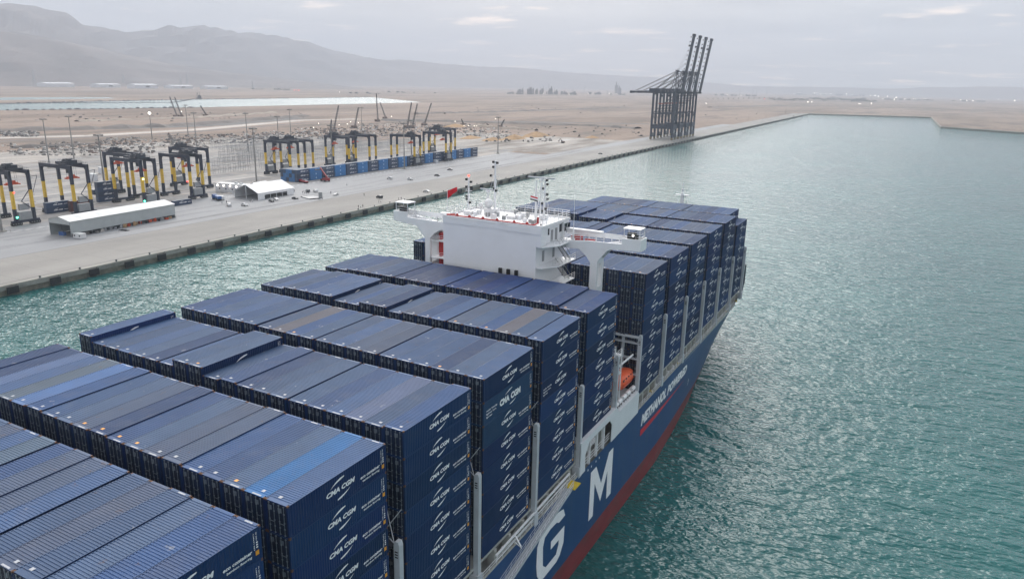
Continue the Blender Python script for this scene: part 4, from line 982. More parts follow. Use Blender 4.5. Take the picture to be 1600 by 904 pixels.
def clabel(k, i, t, tone, side):
    row = 'starboard outer edge' if i == 0 else 'port outer edge' if i == 19 else ('%s row from starboard' % _ORD[i+1] if i < 10 else '%s from port' % _ORD[20-i])
    if t == 0: return '%s container atop %s, %s' % (tone, bayname(k), row)
    return 'navy container %s from top, %s, %s' % (_ORD[t+1], row, bayname(k))
for (k, i, t, x, y, z) in SLOTS:
    col = roofcols[rc.randrange(10)]; idx = roofcols.index(col); tone = TONE[idx]; rv = rc.choice((0, 0, 0, 2, 2, 1))
    if t == 0 and (k, i) in SPECIAL: col, tone = SPECIAL[(k, i)]
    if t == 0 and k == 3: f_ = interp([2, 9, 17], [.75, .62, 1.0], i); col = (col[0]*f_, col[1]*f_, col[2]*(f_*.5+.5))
    j = rc.uniform(.8, 1.25); bc = (.008*j, .028*j*rc.uniform(.9, 1.15), .098*j, 1)
    if (k, i, t) == (1, 0, 1) or (k, i, t) == (1, 0, 2): bc = (.02, .06, .14, 1)
    if (k, i, t) not in CHOSEN: continue
    root = empty('shipping_container', (x, y, z), label=clabel(k, i, t, tone, i == 0), cat='shipping container', group='shipping containers stowed on the ship')
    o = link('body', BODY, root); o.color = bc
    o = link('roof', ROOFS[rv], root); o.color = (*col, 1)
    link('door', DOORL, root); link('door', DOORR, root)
    vis = i == 0 or stack_dz(k, i)-stack_dz(k, i-1) > .4
    if vis:
        if (k, i, t) == (1, 0, 1): link('logo', LOGO_BIG, root); link('slogan', SIDE3, root)
        else:
            link('logo', LOGO, root)
            if (k, t) in ((2, 2), (4, 5), (6, 5)): link('slogan', SIDE3, root)
            else: link('slogan', SLOGAN, root)
        if k < 4: link('serial_number', SERIAL, root); link('placard', PLAC, root)
# the rest of the stacks, where only slivers show between the bays
b = MB()
for (k, i, t, x, y, z) in SLOTS:
    if (k, i, t) in CHOSEN: continue
    b.box(x-HW, x+HW, y+.04, y+CL, z, z+CH-.01, 0)
    for s in (-1, 1):
        for q in (.25, .75):
            xx = x+s*HW*q; b.box(xx-.03, xx+.03, y-.02, y+.04, z+.1, z+CH-.1, 1)
            for zz in (.5, 1.2, 2.0): b.box(xx-.12, xx+.12, y-.03, y+.04, z+zz, z+zz+.06, 1)
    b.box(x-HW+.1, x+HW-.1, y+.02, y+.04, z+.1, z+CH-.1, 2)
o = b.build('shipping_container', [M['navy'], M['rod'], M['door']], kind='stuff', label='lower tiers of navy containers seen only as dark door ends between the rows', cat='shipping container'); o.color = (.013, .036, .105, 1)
# ---------------------------------------------------------------- quay furniture
def at(v, y, z=GZ): return (edge_x(y)-v, y, z)
fr = empty('quay_fender', (0, 0, 0), label='black rubber fender panel hung on the quay face', cat='fender', group='fenders along the quay wall')
b = MB(); b.box(1.3, 1.8, -1.9, 1.9, GZ-2.9, GZ-.4); b.build('panel', M['rubber'], fr)
b = MB(); b.cyl((.3, -.6, GZ-1.5), (1.15, -.6, GZ-1.5), .6, n=10); b.cyl((.3, .7, GZ-1.5), (1.15, .7, GZ-1.5), .6, n=10); b.bar((1.0, 1.2, GZ-.6), (.9, 2.0, GZ+.2), .08); b.build('cone', M['rubber'], fr)
sn = snapshot(fr)
ylist = [70.5+14.95*k for k in range(0, 150)]
for n_, y in enumerate(ylist):
    o = fr if n_ == 0 else copy_tree(sn)
    o.location = (edge_x(y), y, 0); o.rotation_euler = (0, 0, QA)
    o['label'] = 'black rubber fender on the quay face, %s from the left' % ordw(n_+1) if n_ < 30 else 'black rubber fender on the far stretch of quay beyond the ship masts'
bl = empty('bollard', (0, 0, 0), label='small dark mooring bollard on the quay cope', cat='bollard', group='bollards along the quay edge')
b = MB(); b.cyl((0, 0, 0), (0, 0, .5), .32, .22, 10); b.cyl((0, 0, .5), (0, 0, .75), .42, .4, 10); b.build('bollard_head', M['blackish'], bl)
b = MB(); b.cyl((0, 0, -.01), (0, 0, .08), .55, n=12); b.build('base_plate', M['grey'], bl)
sn = snapshot(bl)
for n_ in range(60):
    o = bl if n_ == 0 else copy_tree(sn); y = 66+14.95*n_; o.location = (edge_x(y)+.1, y, GZ+.25); o['label'] = 'small dark mooring bollard on the quay cope, %s from the left edge' % ordw(n_+1) if n_ < 30 else 'small dark mooring bollard on the far stretch of quay cope'

# ---------------------------------------------------------------- rubber tyred gantry cranes
def make_rtg(flip):
    """span runs along -x (landward) from the seaward legs at x=0; travel along y; flip puts the machinery on the landward side"""
    root = empty('yard_gantry_crane', (0, 0, 0))
    S = 25.0; Wb = 8.8; H = 26.3
    ms = -S if flip else 0
    for lx in (0, -S):
        for ly in (-Wb/2, Wb/2):
            b = MB()
            b.box(lx-.8, lx+.8, ly-.6, ly+.6, 1.6, 8.0, 0); b.box(lx-.77, lx+.77, ly-.57, ly+.57, 8.0, 16.6, 1); b.box(lx-.8, lx+.8, ly-.6, ly+.6, 16.6, H-.2, 0)
            b.build('leg', [M['steelnavy'], M['craneyellow']], root)
        b = MB(); b.box(lx-.7, lx+.7, -Wb/2-2.2, Wb/2+2.2, 1.2, 2.4)
        b.build('sill_beam', M['steelnavy'], root)
        for ly in (-Wb/2, Wb/2):
            b = MB()
            for q in (-1.7, -.55, .6, 1.75)[:4]:
                for sx in (-.5, .5): b.cyl((lx+sx-.22, ly+q*1.05, .78), (lx+sx+.22, ly+q*1.05, .78), .75, n=12, m=0); b.cyl((lx+sx-.24, ly+q*1.05, .78), (lx+sx+.24, ly+q*1.05, .78), .3, n=8, m=1)
            b.build('wheel_bogie', [M['tyre'], M['galv']], root)
    for ly in (-Wb/2, Wb/2):
        b = MB(); b.box(-S-.8, .8, ly-.55, ly+.55, H-1.9, H); b.bar((0, ly, H-4.5), (-2.6, ly, H-1.2), .4); b.bar((-S, ly, H-4.5), (-S+2.6, ly, H-1.2), .4)
        for z in (H+.5, H+1.0): b.bar((-S, ly*1.15, z), (0, ly*1.15, z), .06)
        for k in range(18): b.bar((-S+k*S/17, ly*1.15, H), (-S+k*S/17, ly*1.15, H+1.05), .06)
        b.build('girder', M['steelnavy'], root)
    tx = -S+6 if flip else -6.5
    t = MB(); t.box(tx-3, tx+3, -Wb/2-.3, Wb/2+.3, H+.05, H+.6); t.box(tx-2.4, tx+2.2, -2.8, 2.6, H+.6, H+2.2); t.cyl((tx-1.6, -2.4, H+2.2), (tx-1.6, 2.4, H+2.2), .7, n=10); t.box(tx+.4, tx+2.2, -2.2, -.4, H+2.2, H+3.0); t.box(tx-2.6, tx+2.4, -3.6, -3.2, H+.6, H+1.7)
    for q in (-1, 1): rail(t, [(tx-3, q*4.6, H+.6), (tx+3, q*4.6, H+.6)], 1.1, r=.07)
    tr = t.build('trolley', M['darksteel'], root)
    b = MB()
    zs = H-7.4
    for sx in (-1, 1):
        for sy in (-2.2, 2.2): b.bar((tx+sx*.8, sy*.9, H+.1), (tx+sx*.8, sy, zs+1.0), .07)
    b.build('hoist_ropes', M['darksteel'], tr)
    b = MB(); b.box(tx-1.0, tx+1.0, -2.4, 2.4, zs+.5, zs+1.1); b.box(tx-.5, tx+.5, -1.4, 1.4, zs+1.1, zs+2.0); b.box(tx-1.15, tx-.85, -3.2, 3.2, zs, zs+.6); b.box(tx+.85, tx+1.15, -3.2, 3.2, zs, zs+.6)
    for q in (-3.1, 3.1): b.box(tx-1.25, tx+1.25, q-.2, q+.2, zs-.1, zs+.5)
    b.build('spreader', M['spreader'], tr)
    b = MB(); b.box(tx+2.6, tx+4.4, -4.4, -2.4, H-4.0, H-1.6, 0); b.box(tx+2.62, tx+4.38, -4.44, -4.38, H-3.6, H-2.0, 1); b.build('cab', [M['steelnavy'], M['glass']], tr)
    b = MB(); b.box(ms-.9, ms+.9, -3.1, 3.1, 2.5, 6.3); b.build('power_house', M['grey'], root)
    b = MB(); b.box(ms-.7, ms+.7, -2.2, 2.4, 7.2, 10.2); b.build('electrical_house', M['grey'], root)
    b = MB(); b.bar((ms+.9, Wb/2, 18), (ms+.9, -1.0, 11.5), .3); b.bar((ms+.9, -1, 11.5), (ms+.9, Wb/2, 6.5), .3); b.bar((ms+.6, Wb/2, H-3.4), (ms+1.2, Wb/2+3.6, H-3.0), .22); b.bar((ms+1.2, Wb/2+3.6, H-3.0), (ms+.8, Wb/2+.6, 15), .2)
    for z in (6.5, 10.4, 14, 18, 22): b.box(ms-.9, ms+.9, Wb/2+.55, Wb/2+1.5, z, z+.1)
    b.build('stairway', M['steelnavy'], root)
    return root
proto = {f: make_rtg(f) for f in (False, True)}; snaps = {f: snapshot(proto[f]) for f in proto}; used = set()
RTG = [(105.8, 135, False, 'leftmost yard gantry crane, cut by the left edge of the picture'),
       (105.8, 165, False, 'yard gantry crane standing over the maroon container, second from the left'),
       (105.8, 205, False, 'yard gantry crane just behind the far end of the long pale shed'),
       (137.0, 221, True, 'yard gantry crane in the second lane, overlapping the one behind the long pale shed'),
       (105.8, 237, False, 'yard gantry crane nearest to the white cabin with lit lamps'),
       (137.0, 268, True, 'yard gantry crane in the second lane behind the one next to the white cabin'),
       (137.0, 352, True, 'yard gantry crane at the near end behind the blue container row, beside a light mast'),
       (137.0, 368, True, 'second yard gantry crane behind the near end of the blue container row'),
       (137.0, 420, True, 'yard gantry crane third along behind the blue container row'),
       (137.0, 447, True, 'yard gantry crane fourth along behind the blue container row'),
       (107.0, 472, False, 'yard gantry crane straddling the middle of the blue container row'),
       (107.0, 523, False, 'yard gantry crane straddling the far part of the blue container row'),
       (137.0, 578, True, 'farthest yard gantry crane, behind the far end of the blue container row')]
for v, y, f, lab in RTG:
    o = proto[f] if f not in used else copy_tree(snaps[f]); used.add(f)
    o.location = at(v, y); o.rotation_euler = (0, 0, QA); tag(o, lab, 'gantry crane', 'rubber tyred gantry cranes in the yard')
for (v, y, z, m_, lab) in ((105.2, 131.2, 16, 'lampred', 'red warning lamp on the leg of the leftmost yard crane'), (104.9, 130.8, 4.0, 'lampgreen', 'green lamp low on the leftmost yard crane'), (105.0, 200.6, 15.5, 'lampyel', 'lime green lamp on the yard crane behind the shed'), (104.9, 200.0, 3.2, 'lampgreen', 'green lamp at the wheels of the crane behind the shed'), (118, 240, 9, 'lampred', 'red lamp on the ground behind the yard cranes')):
    b = MB(); b.ball((0, 0, 0), .42, n=8, k=5); b.box(-.2, .2, .0, .5, -.2, .2)
    p_ = at(v, y, GZ+z); b.build('signal_lamp', M[m_], loc=p_, label=lab, cat='lamp')

# ---------------------------------------------------------------- ship to shore cranes
def make_sts():
    root = empty('quay_crane', (0, 0, 0))
    Wl, Gg = 17.0, 30.0; H = 62.8
    for lx in (0, -Gg):
        for ly in (0, Wl):
            b = MB(); b.box(lx-1.3, lx+1.3, ly-1.1, ly+1.1, 3.2, H, 0); b.build('leg', M['steelnavy'], root)
            b = MB(); b.box(lx-.9, lx+.9, ly-3.6, ly+3.6, 2.0, 3.4, 0)
            for q in (-3, -1.8, -.6, .6, 1.8, 3): b.cyl((lx-.5, ly+q, .7), (lx+.5, ly+q, .7), .65, n=8, m=0); b.box(lx-.6, lx+.6, ly+q-.5, ly+q+.5, .8, 2.0, 0)
            b.build('wheel_bogie', M['craneyellow_dull'], root)
        b = MB(); b.box(lx-1.1, lx+1.1, -1, Wl+1, 14.5, 21); b.box(lx-.7, lx+.7, 0, Wl, H-2.2, H); b.box(lx-.6, lx+.6, 0, Wl, 34.6, 35.9); b.box(lx-.9, lx+.9, 1, Wl-1, 3.4, 8.5)
        b.bar((lx, .5, 20), (lx, Wl/2, 34.6), .45); b.bar((lx, Wl-.5, 20), (lx, Wl/2, 34.6), .45)
        b.build('portal_beam', M['steelnavy'], root)
    for ly in (0, Wl):
        b = MB(); b.box(-Gg, 0, ly-.5, ly+.5, 34.7, 36.0); b.box(-Gg, 0, ly-.8, ly+.8, 15, 20); b.bar((-Gg, ly, 35.5), (0, ly, H-1.5), .9); b.bar((-Gg, ly, 35), (-Gg+8, ly, 19), .35); b.bar((0, ly, 35), (-8, ly, 19), .35); b.build('side_brace', M['steelnavy'], root)
    b = MB()
    for gy in (5.2, 11.8): b.box(-64, 8.5, gy-.7, gy+.7, H-.3, H+1.8)
    for gx in range(-63, 9, 6): b.box(gx-.3, gx+.3, 5.2, 11.8, H-.1, H+.5)
    rail(b, [(-64, 3.9, H+1.4), (8, 3.9, H+1.4)], 1.4, step=4, n=2, r=.12); b.box(-66, -62, 3.5, 13.5, H-.8, H+2.4)
    b.build('main_girder', M['steelnavy'], root)
    b = MB(); b.box(-38, -22, 3.6, 13.4, H+2.0, H+6.2); b.box(-20, -16, 4.5, 12, H+1.9, H+3.6)
    b.build('machinery_house', M['steelnavy'], root)
    b = MB()
    ax, az_ = -1.5, 92.6
    for ly in (2.0, Wl-2.0):
        b.bar((0, ly, H), (ax, 5.5 if ly < 8 else 11.5, az_), .9); b.bar((-8, ly, H), (ax, 5.5 if ly < 8 else 11.5, az_), .6)
        b.bar((-2, ly, H+15), (-1, Wl/2, H+2), .3)
    b.box(ax-1.6, ax+1.6, 4.2, 12.8, az_-.6, az_+.8); b.box(ax-.4, ax+5.6, 5, 12, az_-1.6, az_-.6); rail(b, [(ax-1.8, 4, az_+.8), (ax+1.8, 4, az_+.8)], 1.4, n=2, r=.12)
    for ly in (4.5, 12.5): b.bar((1.5, ly, H+1), (4.8, ly, az_-1.4), .5)
    b.build('apex_frame', M['steelnavy'], root)
    b = MB()
    for gy in (5.2, 11.8):
        b.bar((ax, gy, az_), (-60, gy, H+2.2), .45); b.bar((ax, gy, az_-1), (-33, gy, H+2.5), .7)
    b.build('backstay', M['grey_stay'], root)
    hx = 6.5
    tip = Vector((hx+11.0, 0, 138.8)); hinge = Vector((hx, 0, H+.6))
    b = MB()
    for gy in (5.2, 11.8):
        b.bar(hinge+Vector((0, gy, 0)), tip+Vector((0, gy, 0)), 1.2, 3.6)
    for k in range(13):
        c = hinge.lerp(tip, (k+.5)/13); b.bar(c+Vector((0, 5.2, 0)), c+Vector((0, 11.8, 0)), .6)
        if k < 12:
            e_ = hinge.lerp(tip, (k+1.5)/13); b.bar(c+Vector((0, 5.2, 0)), e_+Vector((0, 11.8, 0)), .25)
        b.box(c.x-3.0, c.x-1.8, 3.6, 4.6, c.z-.6, c.z+.6)
    tt = tip; b.box(tt.x-1.6, tt.x+1.4, 4.4, 12.6, tt.z-2.2, tt.z+1.2); c = hinge.lerp(tip, .82); b.box(c.x-4.0, c.x-1, 6, 11, c.z-.8, c.z+1.0); b.bar((c.x-3, 8.5, c.z), (c.x-3.5, 8.5, c.z+5), .2)
    bm_ = b.build('boom', M['steelnavy'], root)
    b = MB()
    for gy in (5.2, 11.8): b.bar((ax, gy, az_+.5), tuple(hinge.lerp(tip, .55)+Vector((-1.2, gy, 0))), .18); b.bar((ax, gy, az_+.5), tuple(hinge.lerp(tip, .8)+Vector((-1.2, gy, 0))), .14)
    b.build('forestay', M['grey_stay'], bm_)
    b = MB(); b.box(-1, 1, 3, 14, 5.5, 9.0, 0); b.box(-.4, 1.2, 5, 9, 10, 14, 1); b.box(-31, -29, 4, 10, 5, 9, 1); b.build('electrical_house', [M['steelnavy'], M['grey']], root)
    b = MB(); b.box(-22, -18.5, 7, 10, H-5, H-2.2); b.build('cab', M['steelnavy'], root)
    b = MB(); b.box(-24, -16, 5.5, 11.5, 48, 49.5); b.build('spreader', M['spreader_dull'], root)
    return root
M['grey_stay'] = mat('weathered_stay_steel', (.11, .115, .12), .6)
M['spreader_dull'] = mat('dull_red_spreader', (.25, .05, .035), .6)
M['craneyellow_dull'] = mat('dusty_yellow_bogie', (.22, .17, .08), .7)
s0 = make_sts(); sn = snapshot(s0)
for n_ in range(4):
    o = s0 if n_ == 0 else copy_tree(sn); y = 953+33.5*n_
    o.location = (edge_x(y)-13.5, y, GZ+.1); o.rotation_euler = (0, 0, QA)
    tag(o, '%s of four navy quay cranes with raised boom, %s' % (('nearest', 'second', 'third', 'farthest')[n_], ('boom leftmost', 'boom second from the left', 'boom third from the left', 'boom rightmost')[n_]), 'quay crane', 'ship to shore cranes on the quay')

# ---------------------------------------------------------------- high light masts
def make_mast():
    root = empty('light_mast', (0, 0, 0)); b = MB(); b.cyl((0, 0, 0), (0, 0, 37.5), .62, .28, 10); b.build('pole', M['mast'], root)
    b = MB(); b.box(-2.4, 2.4, -1.4, 1.4, 37.3, 37.5)
    for k in range(6):
        for s in (-1, 1): b.box(-2.2+k*.8, -1.7+k*.8, s*1.5-.2, s*1.5+.2, 36.8, 37.7)
    b.bar((-2.4, 0, 38.4), (2.4, 0, 38.4), .1)
    for x in (-2.4, 0, 2.4): b.bar((x, 0, 37.4), (x, 0, 38.4), .1)
    b.build('floodlight_head', M['mast'], root)
    b = MB(); b.box(-1.5, 1.5, -1.5, 1.5, 0, .5)
    for sx in (-2.4, 2.4):
        for sy in (-2.4, 2.4): b.cyl((sx, sy, 0), (sx, sy, 1), .12, n=6)
    b.build('base_block', M['cope'], root)
    return root
m0 = make_mast(); sn = snapshot(m0)
for n_, (x, y, lab) in enumerate(((-330.6, 118.7, 'at the left edge of the picture in front of the yard'), (-384.8, 205.6, 'between the second and third gantry cranes from the left'), (-560.1, 274.0, 'behind the second gantry crane, left of a close pair'), (-590, 312.0, 'right of a close pair behind the second gantry crane'),
        (-587.6, 433.9, 'rising behind the crane beside the white cabin'), (-551.8, 466.1, 'on bare ground left of the cranes behind the blue row'), (-491.5, 449.2, 'farther of two left of the blue container row'), (-372.6, 311.0, 'in front, between the white tent and the blue container row'),
        (-362.2, 378.7, 'directly behind the near end of the blue container row'), (-600, 573.3, 'far behind the gantry cranes of the blue container row'), (-340.1, 442.4, 'in front of the middle of the blue container row'), (-368.0, 490.6, 'behind the middle of the blue container row'),
        (-349.5, 618.2, 'standing alone beyond the far end of the blue container row'), (-595.3, 693.8, 'far behind the middle of the blue container row'), (-760, 560, 'far back on the sand left of the blue row'))):
    o = m0 if n_ == 0 else copy_tree(sn); o.location = (x, y, GZ); tag(o, 'tall grey light mast ' + lab, 'light mast', 'high light masts in the port')
o = copy_tree(sn); o.location = (-745.4, 499.3, GZ); o.scale = (1, 1, .8); tag(o, 'light mast with its lamps lit on the sand behind the yard', 'light mast', 'high light masts in the port')
b = MB(); b.ball((0, 0, 37.2), 1.5, n=10, k=6); b.build('lit_lamp', M['lamp'], o)
# ---------------------------------------------------------------- containers in the yard
def yard_box_mesh(L_, m_, mark=True, dots=False):
    b = MB(); 
    b.box(-1.2, 1.2, .15, L_-.15, .12, 2.78, 0)
    for sx in (-1, 1):
        for y in (0, L_-.18): b.box(sx*1.22, sx*1.05, y, y+.18, 0, 2.88, 0)
        b.box(sx*1.22, sx*1.12, .18, L_-.18, .0, .15, 0); b.box(sx*1.22, sx*1.12, .18, L_-.18, 2.74, 2.88, 0)
        corr_wall(b, sx*1.215, .18, L_-.18, .15, 2.74, sx, m=0, pitch=.6, dep=.05)
    b.box(-1.06, 1.06, -.005, .1, 0, 2.88, 0)
    for x in (-.8, -.3, .3, .8): b.box(x-.03, x+.03, -.06, -.005, .1, 2.8, 1)
    corr_roof(b, 2.89, -1.18, 1.18, .1, L_-.1, m=2, pitch=.8)
    return b.mesh('yard_container_body', [m_, M['rod'], M['roofdull']])
M['roofdull'] = mat('dusty_container_top', (.26, .28, .31), .6, var=.15)
M['navyyard'] = mat('navy_yard_container', (.022, .045, .10), .5, var=.12, rndcol=.25)
YB = {'navy': yard_box_mesh(12.19, M['navyyard']), 'blue': yard_box_mesh(12.19, M['ceva']), 'maroon': yard_box_mesh(12.19, M['maroon']), 'white': yard_box_mesh(12.19, M['carwhite'])}
b = MB(); s2 = lambda y, z: (1.235, y, z)
put_text(b, 'CMA CGM', 3.6, 8.6, 1.1, 1.75, s2, bold=.05, shear=.2); swoosh(b, [(4.2, 2.0), (5.2, 2.2), (6.2, 2.35)], [.05, .2, .1])
b.v = [(1.235, p[1], p[2]) for p in b.v]; b.face([s2(9.3, 1.3), s2(11.3, 1.3), s2(11.3, 1.5), s2(9.3, 1.5)]); YLOGO = b.mesh('yard_logo', M['label'])
b = MB(); b.v = []; 
pts = [(6.1+.62*math.cos(a*math.pi/8), 1.5+.62*math.sin(a*math.pi/8)) for a in range(16)]
b.prism(pts, 0, 1.22, 1.24); YDOT = b.mesh('round_emblem', M['emblem'] if 'emblem' in M else mat('pale_blue_emblem', (.35, .55, .75), .5))
def ybox(x, y, z, kind, lab, group=None, rz=QA, logo=True, cat='shipping container'):
    r = empty('shipping_container', (x, y, z), rz, label=lab, cat=cat, group=group)
    link('body', YB[kind], r)
    if logo and kind == 'navy': link('logo', YLOGO, r)
    if kind == 'blue': link('emblem', YDOT, r)
    return r
kinds = ['navy', 'blue', 'navy', 'blue', 'navy', 'blue', 'navy', 'blue', 'navy', 'blue', 'navy', 'navy', 'blue', 'navy', 'navy', 'blue', 'navy', 'blue', 'navy']
LV = ('bottom', 'middle', 'top')
for n_, kd in enumerate(kinds):
    y = 326+n_*13.55
    for t in range(3):
        p_ = at(111.0, y, GZ+.1+t*2.9)
        nm = 'nearest' if n_ == 0 else '%s along' % _ORD[n_+1]
        ybox(p_[0], p_[1], p_[2], kd, '%s container of the %s stack in the yard row, %s tier' % ('bright blue' if kd == 'blue' else 'dark navy', nm, LV[t]), 'containers of the long yard row')
for c_ in range(1, 6):
    for t in range(3):
        kd = 'white' if (c_ == 5 and t == 2) else ('blue' if (c_+t) % 3 else 'navy')
        if c_ == 5 and t == 2: kd = 'navy'
        p_ = at(111.0+c_*2.75, 326, GZ+.1+t*2.9)
        ybox(p_[0], p_[1], p_[2], kd, '%s container end at the near yard row, %s tier, %s from the right' % ({'navy': 'dark navy', 'blue': 'blue', 'white': 'white'}[kd], LV[t], _ORD[c_+1]), 'containers of the long yard row')
for n_ in range(1, 19):
    y = 326+n_*13.55
    if n_ in (1, 2, 3, 4, 5) or n_ % 2:
        for t in range(3):
            if t < 2: continue
            p_ = at(113.8, y, GZ+.1+t*2.9); kd = 'navy' if n_ % 3 else 'blue'
            ybox(p_[0], p_[1], p_[2], kd, '%s container topping the second line of the yard row, %s along' % ('bright blue' if kd == 'blue' else 'dark navy', _ORD[n_]), 'containers of the long yard row', logo=False)
p_ = at(128, 566); ybox(p_[0]+0, p_[1], GZ+.1, 'navy', 'navy container standing behind the far end of the yard row, lower', None); ybox(p_[0], p_[1], GZ+3.0, 'navy', 'navy container standing behind the far end of the yard row, upper', None)
for (px, py, kd, dz, lab, rz) in ((72, 334, 'navy', 0, 'navy container on the ground under the second gantry crane, lower', QA), (72, 334, 'navy', 2.9, 'navy container with white logo under the second gantry crane, upper', QA),
        (110, 331, 'maroon', 0, 'maroon container under the second gantry crane, lower', QA), (110, 331, 'maroon', 2.9, 'maroon container under the second gantry crane, upper', QA),
        (153, 316, 'navy', 0, 'navy container at the bottom of the short stack right of the maroon ones', QA), (153, 316, 'navy', 2.9, 'navy container second from the bottom of the short stack right of the maroon ones', QA),
        (153, 316, 'navy', 5.8, 'navy container third from the bottom of the short stack right of the maroon ones', QA), (153, 316, 'navy', 8.7, 'navy container on top of the short stack right of the maroon ones', QA),
        (270, 322, 'navy', 0, 'navy container on the ground beyond the far end of the pale shed', QA), (146, 312, 'navy', 2.9, 'open navy box behind the short stack', QA)):
    q = G(px, py); ybox(q.x, q.y, GZ+.05+dz, kd, lab, None, rz)

# ---------------------------------------------------------------- pale shed, tent, cabins
def thing(name, p, rz, lab, cat, group=None): return empty(name, p, rz, label=lab, cat=cat, group=group)
M['skylight'] = mat('skylight_sheet', (.60, .62, .62), .5)
sh = thing('storage_shed', (-292.9, 128.7, GZ), math.atan(5.4/58.4), 'long pale metal storage shed open at its near end beside the quay', 'shed')
Ls, Ws, He, Hr = 58.8, 14.2, 7.2, 8.9
b = MB(); b.box(-.06, .06, 0, Ls, 1.7, He); b.build('wall', M['shedwall'], sh)
b = MB(); b.box(-Ws-.06, -Ws+.06, 0, Ls, .1, He); b.build('wall', M['shedwall'], sh)
b = MB(); b.prism([(-Ws, 0), (0, 0), (0, He), (-Ws/2, Hr), (-Ws, He)], 1, Ls-.12, Ls); b.build('wall', M['shedwall'], sh)
b = MB(); b.prism([(-Ws, He-1.6), (0, He-1.6), (0, He), (-Ws/2, Hr), (-Ws, He)], 1, 0, .12)
b.build('wall', M['shedwall'], sh)
b = MB()
for s, x0, x1 in ((1, -Ws/2, .35), (-1, -Ws/2, -Ws-.35)):
    b.face([(x0, -.3, Hr+.1), (x1, -.3, He+.02), (x1, Ls+.3, He+.02), (x0, Ls+.3, Hr+.1)]); b.face([(x0, -.3, Hr+.02), (x1, -.3, He-.06), (x1, Ls+.3, He-.06), (x0, Ls+.3, Hr+.02)])
b.build('roof', M['shedroof'], sh)
b = MB()
for k in range(11):
    y = 3+k*5.2; b.face([(-1, y, He+.36), (-6, y, He+1.5), (-6, y+2.4, He+1.5), (-1, y+2.4, He+.36)])
for f_ in b.f: pass
b.v = [(x, y, Hr+.14-(Hr+.08-He)*abs(x+Ws/2)/(Ws/2+.35)) for x, y, z in b.v]; b.build('skylight', M['skylight'], sh)
b = MB()
for k in range(12):
    y = k*5.3+.1
    for x in (-.2, -Ws+.2): b.box(x-.12, x+.12, y-.12, y+.12, 0, He)
b.build('frame', M['galv'], sh)
rr = random.Random(5)
gcol = [M['sandpile'], M['rubble_a'], M['grey'], M['spreader'], M['blackish'], M['palesand']]
for k in range(22):
    y = 3+k*2.5+rr.uniform(-.4, .4); q = Vector((-292.9, 128.7, GZ))+Matrix.Rotation(math.atan(5.4/58.4), 3, 'Z')@Vector((-.9+rr.uniform(-.4, 1.6), y, 0))
    b = MB(); s_ = rr.uniform(.5, .95); h_ = rr.uniform(.7, 1.7); mm = rr.randrange(6)
    b.box(-s_, s_, -s_, s_, .15, h_); b.box(-s_, s_, -s_, -s_+.12, 0, .15); b.box(-s_, s_, s_-.12, s_, 0, .15)
    if rr.random() < .5: b.box(-s_*.6, s_*.6, -s_*.6, s_*.5, h_, h_+.4)
    b.build('crate', gcol[mm], loc=q, rz=rr.random(), label='small %s crate at the shed wall, %s from the near end' % (('ochre', 'grey', 'light grey', 'orange', 'black', 'sand coloured')[mm], _ORD[k+1] if k < 20 else ordw(k+1)), cat='crate', group='goods stored along the shed')
o_ = thing('site_cabin', tuple(G(125, 372)), .1, 'small low white cabin in front of the near corner of the pale shed', 'cabin')
b = MB(); b.box(-2.6, 2.6, -1.3, 1.3, .15, 2.2); b.build('wall', M['carwhite'], o_); b = MB(); b.box(-2.7, 2.7, -1.4, 1.4, 2.2, 2.32); b.build('roof', M['shedroof'], o_)
b = MB(); b.box(1.2, 2.0, -1.33, -1.3, 1, 1.7); b.build('window', M['glass'], o_); b = MB(); b.box(-2.0, -1.2, -1.33, -1.3, 1, 1.7); b.build('window', M['glass'], o_)
o_ = thing('tarpaulin', tuple(G(194, 360)), .2, 'flat dark tarpaulin on the quay in front of the shed', 'tarpaulin'); b = MB(); b.box(-2.3, 2.3, -1, 1, 0, .25); b.box(-1.2, 1, -.6, .5, .25, .5); b.build('sheet', M['blackish'], o_)
o_ = thing('generator_set', tuple(G(98, 368)), .1, 'blue and white machinery in the open mouth of the shed', 'machinery'); b = MB(); b.box(-1.6, 1.6, -.7, .7, .2, 1.8, 0); b.box(-2.0, 2.0, -.8, .8, 0, .2, 1); b.cyl((0, 0, 1.8), (0, 0, 2.6), .15, m=1); b.build('housing', [M['carblue'], M['grey']], o_)

t0 = G(404, 312.6); t1 = G(459.5, 303.2)
an = math.atan2(-(t1.x-t0.x), t1.y-t0.y)
tn = thing('event_tent', tuple(t0), an, 'large white marquee tent with open near gable on the quay', 'tent'); Lt = (t1-t0).length; Wt, et, rt = 20.0, 4.2, 8.6
b = MB()
for x0, z0, x1, z1 in ((.3, et-.1, -Wt/2, rt), (-Wt-.3, et-.1, -Wt/2, rt)):
    for dz in (0, -.06): b.face([(x0, -.4, z0+dz), (x1, -.4, z1+dz), (x1, Lt+.4, z1+dz), (x0, Lt+.4, z0+dz)])
b.build('roof', M['tent'], tn)
b = MB(); b.box(-.05, .05, 0, Lt*.16, 0, et); b.box(-.05, .05, Lt*.8, Lt, 0, et); b.box(-.05, .05, Lt*.16, Lt*.8, 2.6, et); b.build('wall', M['tent'], tn)
b = MB(); b.box(-Wt-.05, -Wt+.05, 0, Lt, 0, et); b.prism([(-Wt, 0), (0, 0), (0, et), (-Wt/2, rt), (-Wt, et)], 1, Lt-.1, Lt); b.build('wall', M['tent'], tn)
b = MB()
